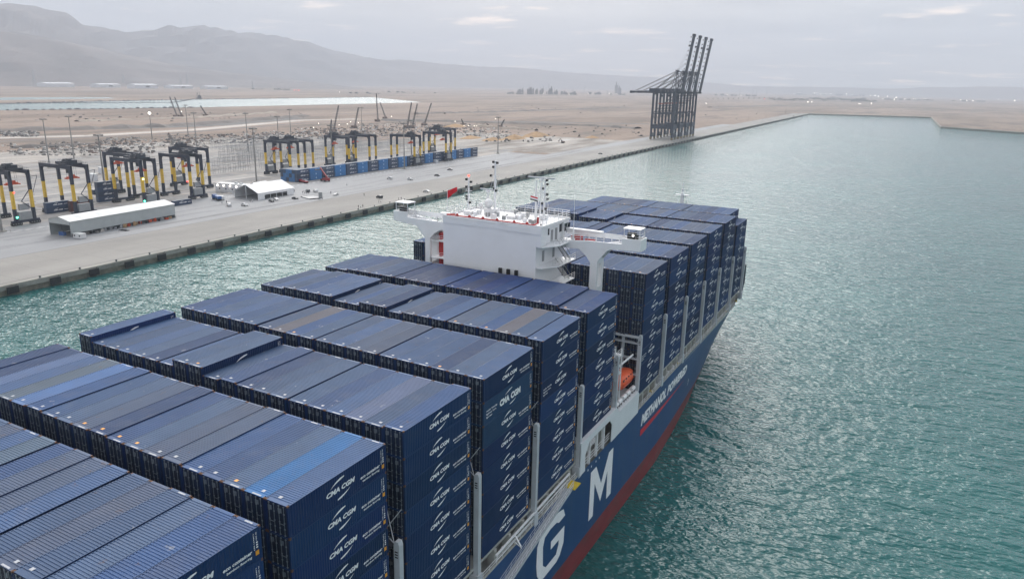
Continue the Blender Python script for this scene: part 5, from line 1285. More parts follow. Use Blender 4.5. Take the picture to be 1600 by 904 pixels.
for k in range(7):
    y = k*Lt/6
    for x in (-.15, -Wt+.15, -Wt/2) if k == 0 else (-.15, -Wt+.15): b.box(x-.12, x+.12, y-.12, y+.12, 0, rt if x == -Wt/2 else et)
    b.bar((0, y, et), (-Wt/2, y, rt), .16); b.bar((-Wt, y, et), (-Wt/2, y, rt), .16)
b.build('frame', M['white'], tn)
tn2 = thing('event_tent', tuple(G(404, 298)), an, 'smaller white tent roof just behind the large marquee', 'tent')
b = MB(); b.face([(0, 0, 3), (-5, 0, 5), (-5, 12, 5), (0, 12, 3)]); b.face([(-10, 0, 3), (-5, 0, 5), (-5, 12, 5), (-10, 12, 3)]); b.build('roof', M['tent'], tn2)
b = MB(); b.box(-.05, .05, 0, 12, 0, 3); b.box(-10, -9.95, 0, 12, 0, 3); b.build('wall', M['tent'], tn2)
c0, c1 = G(337, 299), G(384, 303); an2 = math.atan2(-(c1.x-c0.x), c1.y-c0.y)
cbn = thing('office_cabin', tuple(c0), an2, 'white flat-roofed office cabin with a row of lit wall lamps', 'cabin'); Lc = (c1-c0).length
b = MB(); b.box(-6, 0, 0, Lc, 0, 5.4); b.build('wall', M['farwhite'], cbn); b = MB(); b.box(-6.1, .1, -.1, Lc+.1, 5.4, 5.6); b.box(-4, -3, Lc*.55, Lc*.62, 5.6, 6.6); b.box(-4.5, -3, Lc*.7, Lc*.78, 5.6, 6.4); b.build('roof', M['shedroof'], cbn)
for k in range(5):
    y = Lc*(.08+.21*k); b = MB(); b.ball((.2, y, 4.2), .42, n=8, k=5); b.build('wall_lamp', M['lamp'], cbn)
    b = MB(); b.box(0, .04, y+1.0, y+2.0, 1.8, 2.7); b.build('window', M['glass'], cbn)
for n_, (px, py, Lw, lab) in enumerate(((150, 283, 9, 'white cabin with two small windows behind the third gantry crane'), (163, 272, 7, 'smaller white cabin beyond the one behind the third gantry crane'), (108, 262, 12, 'white tank and skid seen between the legs of the second gantry crane'))):
    o_ = thing('site_cabin', tuple(G(px, py)), 1.35, lab, 'cabin')
    b = MB(); b.box(-1.5, 1.5, 0, Lw, 0, 4.6); b.build('wall', M['farwhite'], o_); b = MB(); b.box(-1.6, 1.6, -.1, Lw+.1, 4.6, 4.8); b.build('roof', M['shedroof'], o_)
    b = MB()
    for k in range(2): b.box(1.5, 1.55, 1.4+k*4, 2.4+k*4, 1.6, 2.6)
    b.build('window', M['glass'], o_)

# ---------------------------------------------------------------- vehicles
def car_mesh(kind):
    prof = {'car': ([(-2.2, .35), (2.2, .35), (2.25, .75), (1.35, .98), (.75, 1.45), (-1.1, 1.47), (-1.9, 1.02), (-2.25, .9)], [(1.2, 1.0), (.72, 1.38), (-1.05, 1.40), (-1.7, 1.02)], .88),
            'pickup': ([(-2.6, .5), (2.6, .5), (2.65, 1.0), (1.4, 1.15), (.9, 1.75), (-.5, 1.77), (-.7, 1.1), (-2.6, 1.1)], [(1.3, 1.17), (.87, 1.68), (-.45, 1.7), (-.6, 1.17)], .92),
            'suv': ([(-2.3, .45), (2.3, .45), (2.35, 1.0), (1.3, 1.15), (.8, 1.8), (-2.1, 1.8), (-2.35, 1.1)], [(1.2, 1.17), (.78, 1.72), (-2.0, 1.72), (-2.15, 1.15)], .95),
            'van': ([(-2.8, .45), (2.7, .45), (2.75, 1.1), (2.2, 1.4), (1.6, 2.3), (-2.8, 2.35)], [(2.1, 1.42), (1.55, 2.1), (.7, 2.1), (.7, 1.42)], 1.0)}[kind]
    body, win, hw = prof; B = MB(); B.prism([(u, v) for u, v in body], 0, -hw, hw)
    Wn = MB(); Wn.prism(win, 0, -hw-.01, -hw+.02); Wn.prism(win, 0, hw-.02, hw+.01)
    ws = win[0], win[1]; Wn.face([(-hw+.12, ws[0][0]+.08, ws[0][1]), (hw-.12, ws[0][0]+.08, ws[0][1]), (hw-.16, ws[1][0]+.1, ws[1][1]), (-hw+.16, ws[1][0]+.1, ws[1][1])])
    T = MB()
    for y in (-1.45, 1.45):
        for s in (-1, 1): T.cyl((s*(hw-.18), y, .34), (s*(hw+.03), y, .34), .34, n=10)
    return B, Wn, T
CM = {}
for k_ in ('car', 'pickup', 'suv', 'van'):
    B, Wn, T = car_mesh(k_); CM[k_] = {c: B.mesh('car_body', M[c]) for c in ('carwhite', 'cardark', 'carred', 'carblue')}, Wn.mesh('car_windows', M['glass']), T.mesh('car_wheels', M['tyre'])
def car(px, py, kind, c, az_, lab):
    q = G(px, py); r = empty('parked_car' if kind != 'van' else 'parked_van', (q.x, q.y, GZ+.01), R(az_), label=lab, cat='van' if kind == 'van' else 'pickup truck' if kind == 'pickup' else 'car', group='vehicles parked on the quay')
    link('body', CM[kind][0][c], r); link('windows', CM[kind][1], r); link('wheels', CM[kind][2], r)
for a in ((358, 322, 'suv', 'carwhite', 60, 'white estate car left of the marquee, nearer the cranes'), (382, 321.5, 'pickup', 'carwhite', 80, 'white pickup in front of the open end of the marquee'), (424, 315, 'car', 'cardark', 70, 'dark car in front of the marquee, left of a white one'),
          (431, 312.5, 'car', 'carwhite', 70, 'white car partly behind the dark one in front of the marquee'), (461, 311, 'car', 'cardark', 85, 'dark car just right of the marquee'), (493, 300, 'suv', 'carwhite', 60, 'white car beside the group of people'), (481, 300, 'suv', 'cardark', 60, 'dark car among the group of people'),
          (525, 305, 'car', 'carwhite', 20, 'white car standing alone right of the platform'), (609, 280, 'suv', 'carwhite', 80, 'left of two white cars in front of the blue container row'), (641, 281, 'pickup', 'carwhite', 80, 'right of two white cars in front of the blue container row'),
          (683, 275, 'car', 'cardark', 100, 'dark car between the white cars and the far dark car'), (703, 266, 'car', 'cardark', 100, 'farther dark car in front of the far end of the container row'), (593, 309.5, 'suv', 'cardark', 80, 'dark car nearest the quay edge beside the water'),
          (666, 300, 'car', 'carwhite', 95, 'pale car near the quay edge left of the red flag'), (880, 222, 'car', 'cardark', 70, 'dark car far down the quay by the sand edge'), (938, 241, 'car', 'cardark', 100, 'dark car far down the quay near the water'),
          (346, 312, 'van', 'carwhite', 70, 'white van beside the blue truck left of the marquee'), (478, 285, 'pickup', 'carwhite', 75, 'white pickup beside the low red vehicle at the container row'),
          (500, 312, 'van', 'carwhite', 90, '') ):
    if a[5]: car(*a)
def truck(px, py, c, az_, lab):
    q = G(px, py); r = empty('truck', (q.x, q.y, GZ+.01), R(az_), label=lab, cat='truck')
    b = MB(); b.prism([(4.0, .7), (6.2, .7), (6.2, 2.0), (5.8, 3.0), (4.0, 3.0)], 0, -1.2, 1.2); b.build('cab', M[c], r)
    b = MB(); b.box(-1.2, 1.2, -4, 3.8, 1.2, 2.7); b.build('load_body', M[c], r)
    b = MB(); b.face([(-1.0, 6.22, 2.05), (1.0, 6.22, 2.05), (1.0, 5.86, 2.9), (-1.0, 5.86, 2.9)]); b.build('windscreen', M['glass'], r)
    b = MB(); b.box(-.5, .5, -4, 6, .7, 1.2)
    for y in (-3, -1.8, 5): b.cyl((-1.2, y, .5), (1.2, y, .5), .5, n=10)
    b.build('chassis', M['tyre'], r)
truck(340, 312.5, 'carblue', 70, 'small blue truck at the left of the marquee, beside the gantry crane')
def stacker(px, py, az_, lab):
    q = G(px, py); r = empty('reach_stacker', (q.x, q.y, GZ+.01), R(az_), label=lab, cat='reach stacker')
    b = MB(); b.prism([(-4, .8), (3.4, .8), (3.4, 1.6), (.5, 2.0), (-1, 2.6), (-4, 2.6)], 0, -1.9, 1.9); b.build('body', M['carred'], r)
    b = MB(); b.box(-1, 1, -.6, .9, 2.2, 4.0); b.build('cab', M['glass'], r)
    b = MB(); b.bar((0, -3.4, 3.0), (0, 6.5, 9.0), .8, 1.0); b.bar((0, 1, 1.8), (0, 2, 5.8), .4); b.build('boom', M['carred'], r)
    b = MB(); b.box(-4.5, 4.5, 5.9, 7.1, 7.4, 8.0); b.build('spreader', M['blackish'], r)
    b = MB()
    for y, rr_ in ((2.4, .9), (-2.9, .8)):
        for s in (-1, 1): b.cyl((s*1.3, y, rr_), (s*2.1, y, rr_), rr_, n=12)
    b.build('wheels', M['tyre'], r)
stacker(508, 283, 70, 'red reach stacker with raised boom in front of the container row')
q = G(474, 285.5); r = empty('low_trailer', (q.x, q.y, GZ), R(75), label='low red trailer beside the white pickup at the container row', cat='trailer')
b = MB(); b.box(-1.2, 1.2, -5, 5, .8, 1.5); b.box(-1.2, 1.2, 3, 5, 1.5, 2.2); b.build('bed', M['carred'], r); b = MB()
for y in (-4, -2.8, 3.5): b.cyl((-1.2, y, .5), (1.2, y, .5), .5, n=10)
b.build('wheels', M['tyre'], r)
q = G(681, 254.5); r = empty('site_cabin', (q.x, q.y, GZ), R(60), label='small pale cabin at the foot of the far container stacks', cat='cabin'); b = MB(); b.box(-1.3, 1.3, -2.6, 2.6, 0, 2.6); b.build('wall', M['farwhite'], r); b = MB(); b.box(-1.4, 1.4, -2.7, 2.7, 2.6, 2.75); b.build('roof', M['shedroof'], r)
# low stage with its sign board
q = G(486, 309); r = empty('stage_platform', (q.x, q.y, GZ), R(70), label='low dark platform on the quay beside the group of people', cat='stage')
b = MB(); b.box(-4, 4, -6, 6, .02, .5); b.build('deck', M['carpet'] if 'carpet' in M else M['grey'], r); b = MB()
for y in (-6, 6): b.box(-4, 4, y-.05, y+.05, 0, .6)
b.build('edge', M['blackish'], r)
q = G(501, 311); r = empty('sign_board', (q.x, q.y, GZ), R(70), label='upright grey board standing beside the low platform', cat='sign board'); b = MB(); b.box(-1.3, 1.3, -.08, .08, .6, 4.2); b.build('panel', M['grey'], r); b = MB(); b.box(-1.2, -1.1, -.4, .4, 0, .7); b.box(1.1, 1.2, -.4, .4, 0, .7); b.build('foot', M['blackish'], r)
# people: one continuous body each
def person_mesh(pose):
    me = bpy.data.meshes.new('person_body'); o = bpy.data.objects.new('p', me); COL.objects.link(o)
    st_ = .16 if pose else .04
    V_ = [(0, 0, .95), (0, 0, 1.2), (0, 0, 1.45), (0, 0, 1.56), (0, .01, 1.68), (.1, 0, .9), (.12, st_, .5), (.12, st_*1.3, .06), (.12, st_*1.3+.16, .04), (-.1, 0, .9), (-.12, -st_, .5), (-.12, -st_*1.3, .06), (-.12, -st_*1.3+.16, .04), (.2, 0, 1.42), (.26, -.05, 1.12), (.25, .1, .88), (-.2, 0, 1.42), (-.26, .05, 1.12), (-.25, .1 if not pose else .2, .9)]
    E_ = [(0, 1), (1, 2), (2, 3), (3, 4), (0, 5), (5, 6), (6, 7), (7, 8), (0, 9), (9, 10), (10, 11), (11, 12), (2, 13), (13, 14), (14, 15), (2, 16), (16, 17), (17, 18)]
    RR = [.16, .15, .17, .07, .11, .1, .075, .05, .05, .1, .075, .05, .05, .07, .05, .035, .07, .05, .035]
    me.from_pydata(V_, E_, []); m_ = o.modifiers.new('s', 'SKIN'); me.skin_vertices[0].data[0].use_root = True
    for i, r_ in enumerate(RR): me.skin_vertices[0].data[i].radius = (r_, r_*.8 if i < 3 else r_)
    s_ = o.modifiers.new('u', 'SUBSURF'); s_.levels = 1
    dg = bpy.context.evaluated_depsgraph_get(); dg.update(); out = bpy.data.meshes.new_from_object(o.evaluated_get(dg))
    bpy.data.objects.remove(o); out.materials.clear(); out.materials.append(M['cloth']); out.materials.append(M['skin']); out.materials.append(M['carwhite'])
    for p in out.polygons: p.material_index = 1 if p.center.z > 1.56 else 0; p.use_smooth = True
    return out
PM = [person_mesh(0), person_mesh(1)]
PM2 = [m_.copy() for m_ in PM]
for m_ in PM2:
    for p in m_.polygons:
        if .95 < p.center.z < 1.5: p.material_index = 2
b = MB(); b.ball((0, -.01, 1.76), .105, .115, .09, 8, 5); HAIR = b.mesh('hair', M['blackish'])
ppl = [(542, 290, 0, 'person in dark clothes standing alone below the container row'), (569, 306, 0, 'person standing on the open quay left of the dark car'), (560, 325, 0, 'left of three people at the quay edge'), (563.5, 324.5, 1, 'middle of three people at the quay edge'), (567, 324, 0, 'right of three people at the quay edge'),
       (592, 317, 0, 'person at the quay edge beside the dark car, left'), (595, 316.5, 1, 'person at the quay edge beside the dark car, right'), (623, 312.5, 0, 'left of two people standing at the quay edge past the dark car'), (627, 312, 0, 'right of two people standing at the quay edge past the dark car'),
       (347, 318, 1, 'person walking near the white estate car'), (354, 317.5, 0, 'person standing beside the white van'), (391, 315.5, 0, 'left of two people before the marquee entrance'), (395, 315.5, 1, 'right of two people before the marquee entrance'), (517, 303, 0, 'person standing beside the sign board'),
       (473, 302.5, 0, 'person at the left of the group by the dark car'), (476, 303, 1, 'second person of the group by the dark car'), (479, 303.5, 0, 'third person of the group by the dark car'), (482, 303, 0, 'fourth person of the group by the dark car'), (475, 300, 1, 'person behind the group by the dark car'), (460, 300, 0, 'person at the far corner of the marquee'), (724, 243.5, 0, 'person by the foot of the far container stacks')]
for n_, (px, py, ps, lab) in enumerate(ppl):
    q = G(px, py); r = link('person', (PM2 if n_ % 3 == 0 else PM)[ps], None, (q.x, q.y, GZ+.01), rz=n_*1.7, label=lab, cat='person'); link('hair', HAIR, r)

# ---------------------------------------------------------------- reefer racks and building site behind the yard
rk = empty('steel_rack', (0, 0, 0)); b = MB()
for k in range(9):
    y = k*5.0
    for x in (0, 2.2):
        b.box(x-.07, x+.07, y-.07, y+.07, 0, 11.6)
    for z in (2.9, 5.8, 8.7, 11.6): b.bar((0, y, z), (2.2, y, z), .12)
    if k < 8:
        for z in (2.9, 5.8, 8.7, 11.6): b.bar((0, y, z), (0, y+5, z), .16); b.bar((2.2, y, z), (2.2, y+5, z), .16); b.bar((0, y, z+.95), (0, y+5, z+.95), .05)
        b.bar((0, y, 0 if k % 2 else 5.8), (0, y+5, 5.8 if k % 2 else 0), .08)
b.build('rack_frame', M['galv'], rk); sn = snapshot(rk)
first = True
for row in range(6):
    for col in range(7):
        v = 196+row*31; y = 268+col*52+row*6
        if row > 3 and col > 4: continue
        d_ = Vector((edge_x(y)-v, y, GZ))-CAM
        if 800+FPX*d_.dot(_r2)/d_.dot(_f) < 322: continue
        o = rk if first else copy_tree(sn); first = False
        o.location = at(v, y); o.rotation_euler = (0, 0, QA); tag(o, 'grey steel reefer rack, %s line behind the cranes, %s from the left' % (_ORD[row+1], _ORD[col+1]), 'steel rack', 'steel racks behind the yard cranes')
rr = random.Random(9)
def scatter(name, mm, n, regions, smin, smax, lab, cat):
    b = MB()
    for _ in range(n):
        (px0, py0, px1, py1) = rr.choice(regions); q = G(rr.uniform(px0, px1), rr.uniform(py0, py1)); s = rr.uniform(smin, smax); h = s*rr.uniform(.3, .9); a = rr.uniform(0, 3.1)
        c, s_ = math.cos(a)*s, math.sin(a)*s; k = rr.uniform(.3, 1.0); i = len(b.v); x, y, z = q.x, q.y, GZ-.1
        ba = [(x+c, y+s_, z), (x-s_*k, y+c*k, z), (x-c, y-s_, z), (x+s_*k, y-c*k, z)]; tt = rr.uniform(.4, .95)
        b.v += ba + [(x+(p[0]-x)*tt, y+(p[1]-y)*tt, z+h*rr.uniform(.8, 1.1)) for p in ba]
        for f in ((4, 5, 6, 7), (0, 1, 5, 4), (1, 2, 6, 5), (2, 3, 7, 6), (3, 0, 4, 7)): b.f.append(tuple(i+w_ for w_ in f)); b.m.append(0)
    b.build(name, mm, kind='stuff', label=lab, cat=cat)
RG = [(0, 226, 150, 243), (60, 222, 240, 240), (150, 216, 330, 232), (260, 210, 420, 224), (380, 206, 540, 218), (460, 200, 640, 214), (560, 194, 760, 206), (650, 198, 800, 214), (0, 206, 60, 214)]
scatter('construction_rubble', M['rubble_a'], 1300, RG, .6, 2.8, 'grey heaps and materials scattered over the building site behind the yard', 'rubble')
scatter('construction_rubble', M['rubble_b'], 420, RG[1:7], .8, 3.0, 'reddish brown spoil scattered over the building site', 'rubble')
scatter('building_materials', M['rubble_c'], 700, RG, .6, 2.6, 'pale stacked materials and sheeting on the building site', 'building materials')
scatter('building_materials', M['darksteel'], 420, RG[3:]+[(230, 178, 370, 186), (600, 190, 760, 200)], .6, 2.2, 'dark bundles and plant on the building site', 'building materials')
scatter('loose_stones', M['rubble_a'], 300, [(800, 196, 1010, 214), (760, 214, 860, 222), (0, 176, 480, 190), (700, 150, 985, 178), (1100, 160, 1240, 190)], .8, 3.0, 'dark stones and debris dotted over the sand', 'stones')
scatter('parked_plant', M['carwhite'], 150, RG[4:8], 1.0, 2.2, 'small pale vehicles and tanks of the building site, too far to tell apart', 'plant')
for n_, (px, py, r_, h_, lab) in enumerate(((838, 213, 16, 7, 'large ochre sand heap on the sand beyond the yard'), (803, 217, 14, 6, 'ochre sand heap left of the large one'), (770, 219, 12, 4, 'low ochre sand heap beside the lone light mast'), (712, 198, 16, 5, 'brown spoil heap behind the farthest gantry crane'), (925, 215, 9, 3, 'small sand heap near the end of the paved quay'), (735, 216, 12, 4, 'low brown heap behind the far end of the container row'))):
    b = MB(); q = G(px, py); k = 16
    for i in range(7):
        t = i/6
        for j in range(k):
            a = 2*math.pi*j/k; rad = r_*(1-t)**.85*(1+.22*mnoise.noise(Vector((math.cos(a)*1.5+n_*3, math.sin(a)*1.5, t)))); b.v.append((rad*math.cos(a)*1.0, rad*math.sin(a)*1.9, h_*(t**.9)*(1+.15*mnoise.noise(Vector((j*.6, i*.9, n_))))-.2))
    for i in range(6):
        for j in range(k): b.f.append((i*k+j, i*k+(j+1)%k, (i+1)*k+(j+1)%k, (i+1)*k+j)); b.m.append(0)
    b.build('sand_heap', M['sandpile'] if n_ < 3 else M['rubble_b2'] if 'rubble_b2' in M else M['sandpile'], loc=(q.x, q.y, GZ), label=lab, cat='sand heap')
# excavators
for n_, (px, py, az_, lab) in enumerate(((879, 223.5, 70, 'excavator working by the paved edge beyond the sand heaps'), (905, 214, 200, 'excavator on the sand nearer the quay cranes'), (778, 219, 10, 'excavator beside the lone light mast'), (762, 196, 100, 'excavator far behind the lone light mast'), (424, 184, 60, 'small excavator far out on the sand'), (695, 178, 150, 'excavator far out on the sand above the last gantry crane'))):
    q = G(px, py); r = empty('excavator', (q.x, q.y, GZ), R(az_), label=lab, cat='excavator')
    b = MB(); b.box(-1.5, -.9, -2, 2, 0, .9); b.box(.9, 1.5, -2, 2, 0, .9); b.build('tracks', M['tyre'], r)
    b = MB(); b.box(-1.4, 1.4, -2.4, 1.4, 1, 2.3); b.build('body', M['rubble_b'], r); b = MB(); b.box(-1.3, -.4, .2, 1.6, 2.3, 3.4); b.build('cab', M['glass'], r)
    b = MB(); b.bar((.3, 1, 2), (.3, 4.5, 5.2), .5); b.bar((.3, 4.5, 5.2), (.3, 7, 2.4), .4); b.box(-.4, 1, 6.6, 7.6, 1.4, 2.5); b.build('boom', M['rubble_b'], r)
# crawler cranes with lattice booms
for n_, (px, py, tx, ty, lab) in enumerate(((276, 183, 265, 151, 'left of two long lattice cranes by the basin bank'), (283, 183, 273, 152, 'right of two long lattice cranes by the basin bank'), (322, 182, 313, 165, 'short lattice crane right of the pair by the basin bank'),
        (521, 206, 529, 165, 'lattice crane boom leaning right behind the fourth gantry crane of the blue row'), (554, 200, 560, 168, 'smaller lattice crane between two light masts'), (602, 186, 594, 160, 'lattice crane leaning left beside a thin mast'), (590, 190, 588, 146, 'thin upright mast among the lattice cranes'), (636, 200, 643, 160, 'left of three lattice booms leaning right'),
        (644, 200, 652, 162, 'middle of three lattice booms leaning right'), (663, 196, 674, 161, 'right of three lattice booms leaning right'), (515, 212, 518, 187, 'short lattice crane in front of the building site'), (782, 200, 788, 187, 'small lattice crane beside the lone light mast'), (724, 197, 721, 186, 'small crane over the brown spoil heap'))):
    q = G(px, py); d = math.hypot(q.x-CAM.x, q.y-CAM.y); top = CAM+(_f+_r2*((tx-800)/FPX)-_u2*((ty-452)/FPX))*(d/math.hypot(_f.x, _f.y)*.97)
    v_ = _f+_r2*((tx-800)/FPX)-_u2*((ty-452)/FPX); tt = (d-6)/math.hypot(v_.x, v_.y); top = CAM+v_*tt
    r = empty('crawler_crane', (q.x, q.y, GZ), label=lab, cat='crawler crane', group='lattice boom cranes on the building site')
    b = MB(); b.box(-3.4, -2.2, -4, 4, 0, 1.4); b.box(2.2, 3.4, -4, 4, 0, 1.4); b.box(-2.2, 2.2, -2, 2, .4, 1.2); b.build('tracks', M['tyre'], r)
    b = MB(); b.box(-2.6, 2.6, -5.5, 3, 1.4, 4.2); b.box(-2.6, -1.4, 3, 4.6, 1.4, 3.8); b.build('body', M['rubble_b'], r)
    b = MB(); e_ = Vector((top.x-q.x, top.y-q.y, top.z-GZ)); b.lattice((0, 1, 2.5), e_, 1.7, .32, 14, w1=.9); b.build('boom', M['fardark'], r)
    b = MB(); b.bar((0, -4, 4), e_*.98, .12); b.bar(e_, (e_.x*1.02, e_.y*1.02, e_.z*.45), .12); b.build('ropes', M['fardark'], r)
# dredger and its floating line on the basin
q = G(311, 154.5); dg_ = empty('dredger', (q.x, q.y, GZ), R(60), label='dark dredger afloat on the basin behind the sand', cat='dredger')
b = MB(); b.box(-7, 7, -22, 26, 0, 3.4); b.build('hull', M['fardark'], dg_); b = MB(); b.box(-5, 5, -14, -2, 3.4, 9); b.box(-4, 4, -12, -5, 9, 12); b.build('superstructure', M['fardark'], dg_)
b = MB(); b.bar((0, -20, 3), (0, -20, 24), 1); b.bar((0, 20, 3), (0, 24, 20), 1); b.bar((0, 24, 20), (0, 60, 2), .8); b.bar((0, 0, 12), (0, 22, 19), .5); b.build('gantry', M['fardark'], dg_)
fp = MB(); P0 = [G(*p) for p in ((303, 155), (285, 158.5), (270, 160.5), (200, 161), (100, 161.5), (-10, 162.5))]
for i in range(len(P0)-1):
    n = int((P0[i+1]-P0[i]).length/14)
    for k in range(n): c = P0[i].lerp(P0[i+1], (k+.5)/n); fp.ball((c.x, c.y, GZ+.8), 2.2, 2.2, 1.6, 6, 4)
    fp.bar((P0[i].x, P0[i].y, GZ+1), (P0[i+1].x, P0[i+1].y, GZ+1), 1.0)
fp.build('floating_pipeline', M['fardark'], label='dark floating dredge pipeline across the basin', cat='pipeline')

# ---------------------------------------------------------------- far plain: halls, pylons, works, trees, lamps
for n_, (x0, x1, yb, yt) in enumerate(((-20, 8, 129, 125), (23, 50, 130, 126), (72, 117, 136, 130.5), (120, 145, 132, 128.5), (155, 189, 137, 132), (212, 247, 138.5, 132.5), (269, 302, 138.5, 134), (325, 356, 139.5, 135))):
    a, c = G(x0, yb), G(x1, yb); d = (c-a); L_ = d.length; an_ = math.atan2(d.y, d.x); h_ = (yb-yt)*((a-CAM).length/FPX)
    r = empty('white_hall', (a.x, a.y, GZ), an_, label='long low white hall on the far plain, %s from the left' % _ORD[n_+1], cat='hall', group='white halls on the far plain')
    b = MB(); b.box(0, L_, 0, 60, 0, h_*.8); b.build('wall', M['farwhite'], r); b = MB(); b.prism([(-1, h_*.8), (61, h_*.8), (30, h_*1.05)], 0, 0, L_); b.build('roof', M['farwhite'], r)
    if n_ > 3: b = MB(); b.box(L_*.45, L_*.62, -1, 0, h_*.25, h_*.6); b.build('door', M['fardark'], r)
def pylon_mesh():
    b = MB(); b.lattice((0, 0, 0), (0, 0, 34), 9, .9, 6, w1=2.6); b.lattice((0, 0, 34), (0, 0, 52), 2.6, .7, 4, w1=1)
    for z, w_ in ((34, 10), (41, 8), (48, 6)): b.bar((-w_, 0, z), (w_, 0, z), .8); b.bar((-w_, 0, z), (0, 0, z+3), .4); b.bar((w_, 0, z), (0, 0, z+3), .4)
    return b.mesh('pylon', M['galv'])
PY = pylon_mesh()
for n_, (px, py, s, lab) in enumerate(((55, 136, 1.25, 'leftmost, before the white halls'), (83, 134, 1.15, 'second from the left'), (181, 134, 1.1, 'left of the pair by the fifth hall'), (194, 135, 1.1, 'right of the pair by the fifth hall'), (283, 136, 1.25, 'left of the tall close pair near the basin'), (293, 136, 1.25, 'right of the tall close pair near the basin'), (395, 139, .7, 'small one at the far end of the halls'),
        (913, 142, .9, 'among the works left of the quay cranes'), (983, 143, .8, 'just left of the quay cranes'), (1176, 148, 1.0, 'left of a pair beyond the harbour'), (1182, 148, 1.0, 'right of a pair beyond the harbour'), (1198, 148, 1.5, 'tallest, beyond the harbour right of the quay cranes'), (1226, 147, .9, 'between the tall one and the dark trees'), (1270, 147, 1.0, 'at the dark trees'), (1362, 146, .8, 'at the lit works on the right'), (1156, 148, .7, 'closest to the quay cranes'))):
    q = G(px, py); r = link('pylon', PY, None, (q.x, q.y, GZ), rz=.6+n_*.4, label='grey lattice pylon on the far plain, '+lab, cat='pylon', group='pylons on the far plain'); r.scale = (s*1.35, s*1.35, s*1.35)
# refinery and works
rr = random.Random(31)
def works(px, py, wpx, n, hmax, lab, lights=0):
    q = G(px, py); d = (q-CAM).length; k = d/FPX; r = empty('industrial_works', (q.x, q.y, GZ), YAW*-1, label=lab, cat='industrial works')
    b = MB()
    for _ in range(n):
        x = rr.uniform(-.5, .5)*wpx*k; y = rr.uniform(-40, 40); h = rr.uniform(.15, .6)*hmax*k; w_ = rr.uniform(.6, 2.2)*k
        b.box(x-w_, x+w_, y-12, y+12, 0, h)
        if rr.random() < .4: b.box(x-w_*.4, x+w_*.3, y-5, y+5, h, h*1.4)
    b.build('block', M['fardark'], r)
    for _ in range(max(1, n//5)):
        x = rr.uniform(-.45, .45)*wpx*k; h = rr.uniform(.6, 1)*hmax*k; b = MB(); b.cyl((x, 0, 0), (x, 0, h), .28*k, .16*k, 8); b.build('chimney', M['fardark'], r)
    for _ in range(lights):
        x = rr.uniform(-.5, .5)*wpx*k; b = MB(); b.ball((x, -45, rr.uniform(.5, 2.5)*k), .22*k, n=6, k=4); b.build('lit_lamp', M['lamp'], r)
works(804, 147, 20, 10, 5, 'low works at the left end of the far refinery', 1)
works(822, 147.5, 26, 16, 15, 'refinery towers with steam on the far plain', 1)
works(855, 147.5, 34, 18, 16, 'cluster of refinery columns right of the steaming towers', 1)
works(885, 148, 30, 14, 9, 'lower refinery buildings between the columns and the tall stack', 1)
works(945, 148, 60, 18, 6, 'long pale works left of the quay cranes', 3)
works(965, 146, 8, 4, 20, 'lone tall stack left of the quay cranes', 0)
works(1150, 150, 60, 14, 4, 'low works just right of the quay cranes', 2)
works(1420, 146, 90, 22, 5, 'lit works on the right of the far shore', 9)
works(1550, 150, 110, 18, 3, 'low lit buildings at the right edge of the far shore', 10)
works(1440, 157, 160, 26, 3, 'row of low buildings along the far shore road', 8)
works(1290, 149, 110, 18, 4, 'buildings behind the dark trees', 6)
works(560, 146, 60, 12, 3, 'low structures beyond the end of the basin', 1)
works(640, 145, 80, 10, 2.5, 'long low conveyor works on the plain', 0)
works(420, 140, 60, 14, 3, 'dark bushes and sheds right of the last white hall', 0)
q = G(1390, 140); b = MB()
def lamp(px, py, s, mm, lab):
    q = G(px, py); d = (q-CAM).length; k = d/FPX; r = empty('street_lamp', (q.x, q.y, GZ), label=lab, cat='lamp', group='small lit lamps on the far shore and plain')
    b = MB(); b.cyl((0, 0, 0), (0, 0, max(6, 2.2*k)), .08*k, n=6); b.build('post', M['fardark'], r); b = MB(); b.ball((0, 0, max(6, 2.2*k)), .38*k*s, n=6, k=4); b.build('lit_lamp', M[mm], r)
LMP = [(1272, 148), (1276, 148), (1282, 149), (1290, 149), (1298, 149), (1322, 149), (1340, 148), (1360, 152), (1367, 152), (1372, 153), (1386, 153), (1378, 148), (1397, 158), (1361, 164), (1262, 162), (1268, 162), (1342, 165), (1345, 165), (1400, 155), (1551, 147), (1558, 147), (1566, 147), (1574, 147), (1582, 147), (1590, 147), (1600, 148), (1530, 149), (1445, 157), (1500, 159), (1510, 160), (1520, 160), (1435, 145), (1460, 147), (1560, 158), (1585, 160), (1103, 164)]
for n_, (px, py) in enumerate(sorted(LMP)): lamp(px, py, rr.uniform(.7, 1.2), 'lamp', 'tiny lit lamp of the far shore beyond the harbour, %s from the left' % ordw(n_+1))
for n_, (px, py) in enumerate([(1194, 157), (460, 143.5), (463, 143.5), (467, 143.5)]): lamp(px, py, 1.2, 'lampred', 'tiny reddish light %s' % ('beyond the harbour right of the quay cranes' if px > 1000 else 'on the plain beyond the basin, %s of three' % ('left', 'middle', 'right')[n_-1]))
for n_, (px, py) in enumerate(sorted([(498, 199), (490, 206), (530, 202), (543, 200), (548, 196.5), (560, 198), (612, 187), (711, 195), (725, 202.5), (732, 202.5), (741, 203), (745, 203), (774, 191), (284, 179)])): lamp(px, py, .9, 'lamp', 'small lit floodlight behind the yard cranes, %s from the left' % ordw(n_+1))
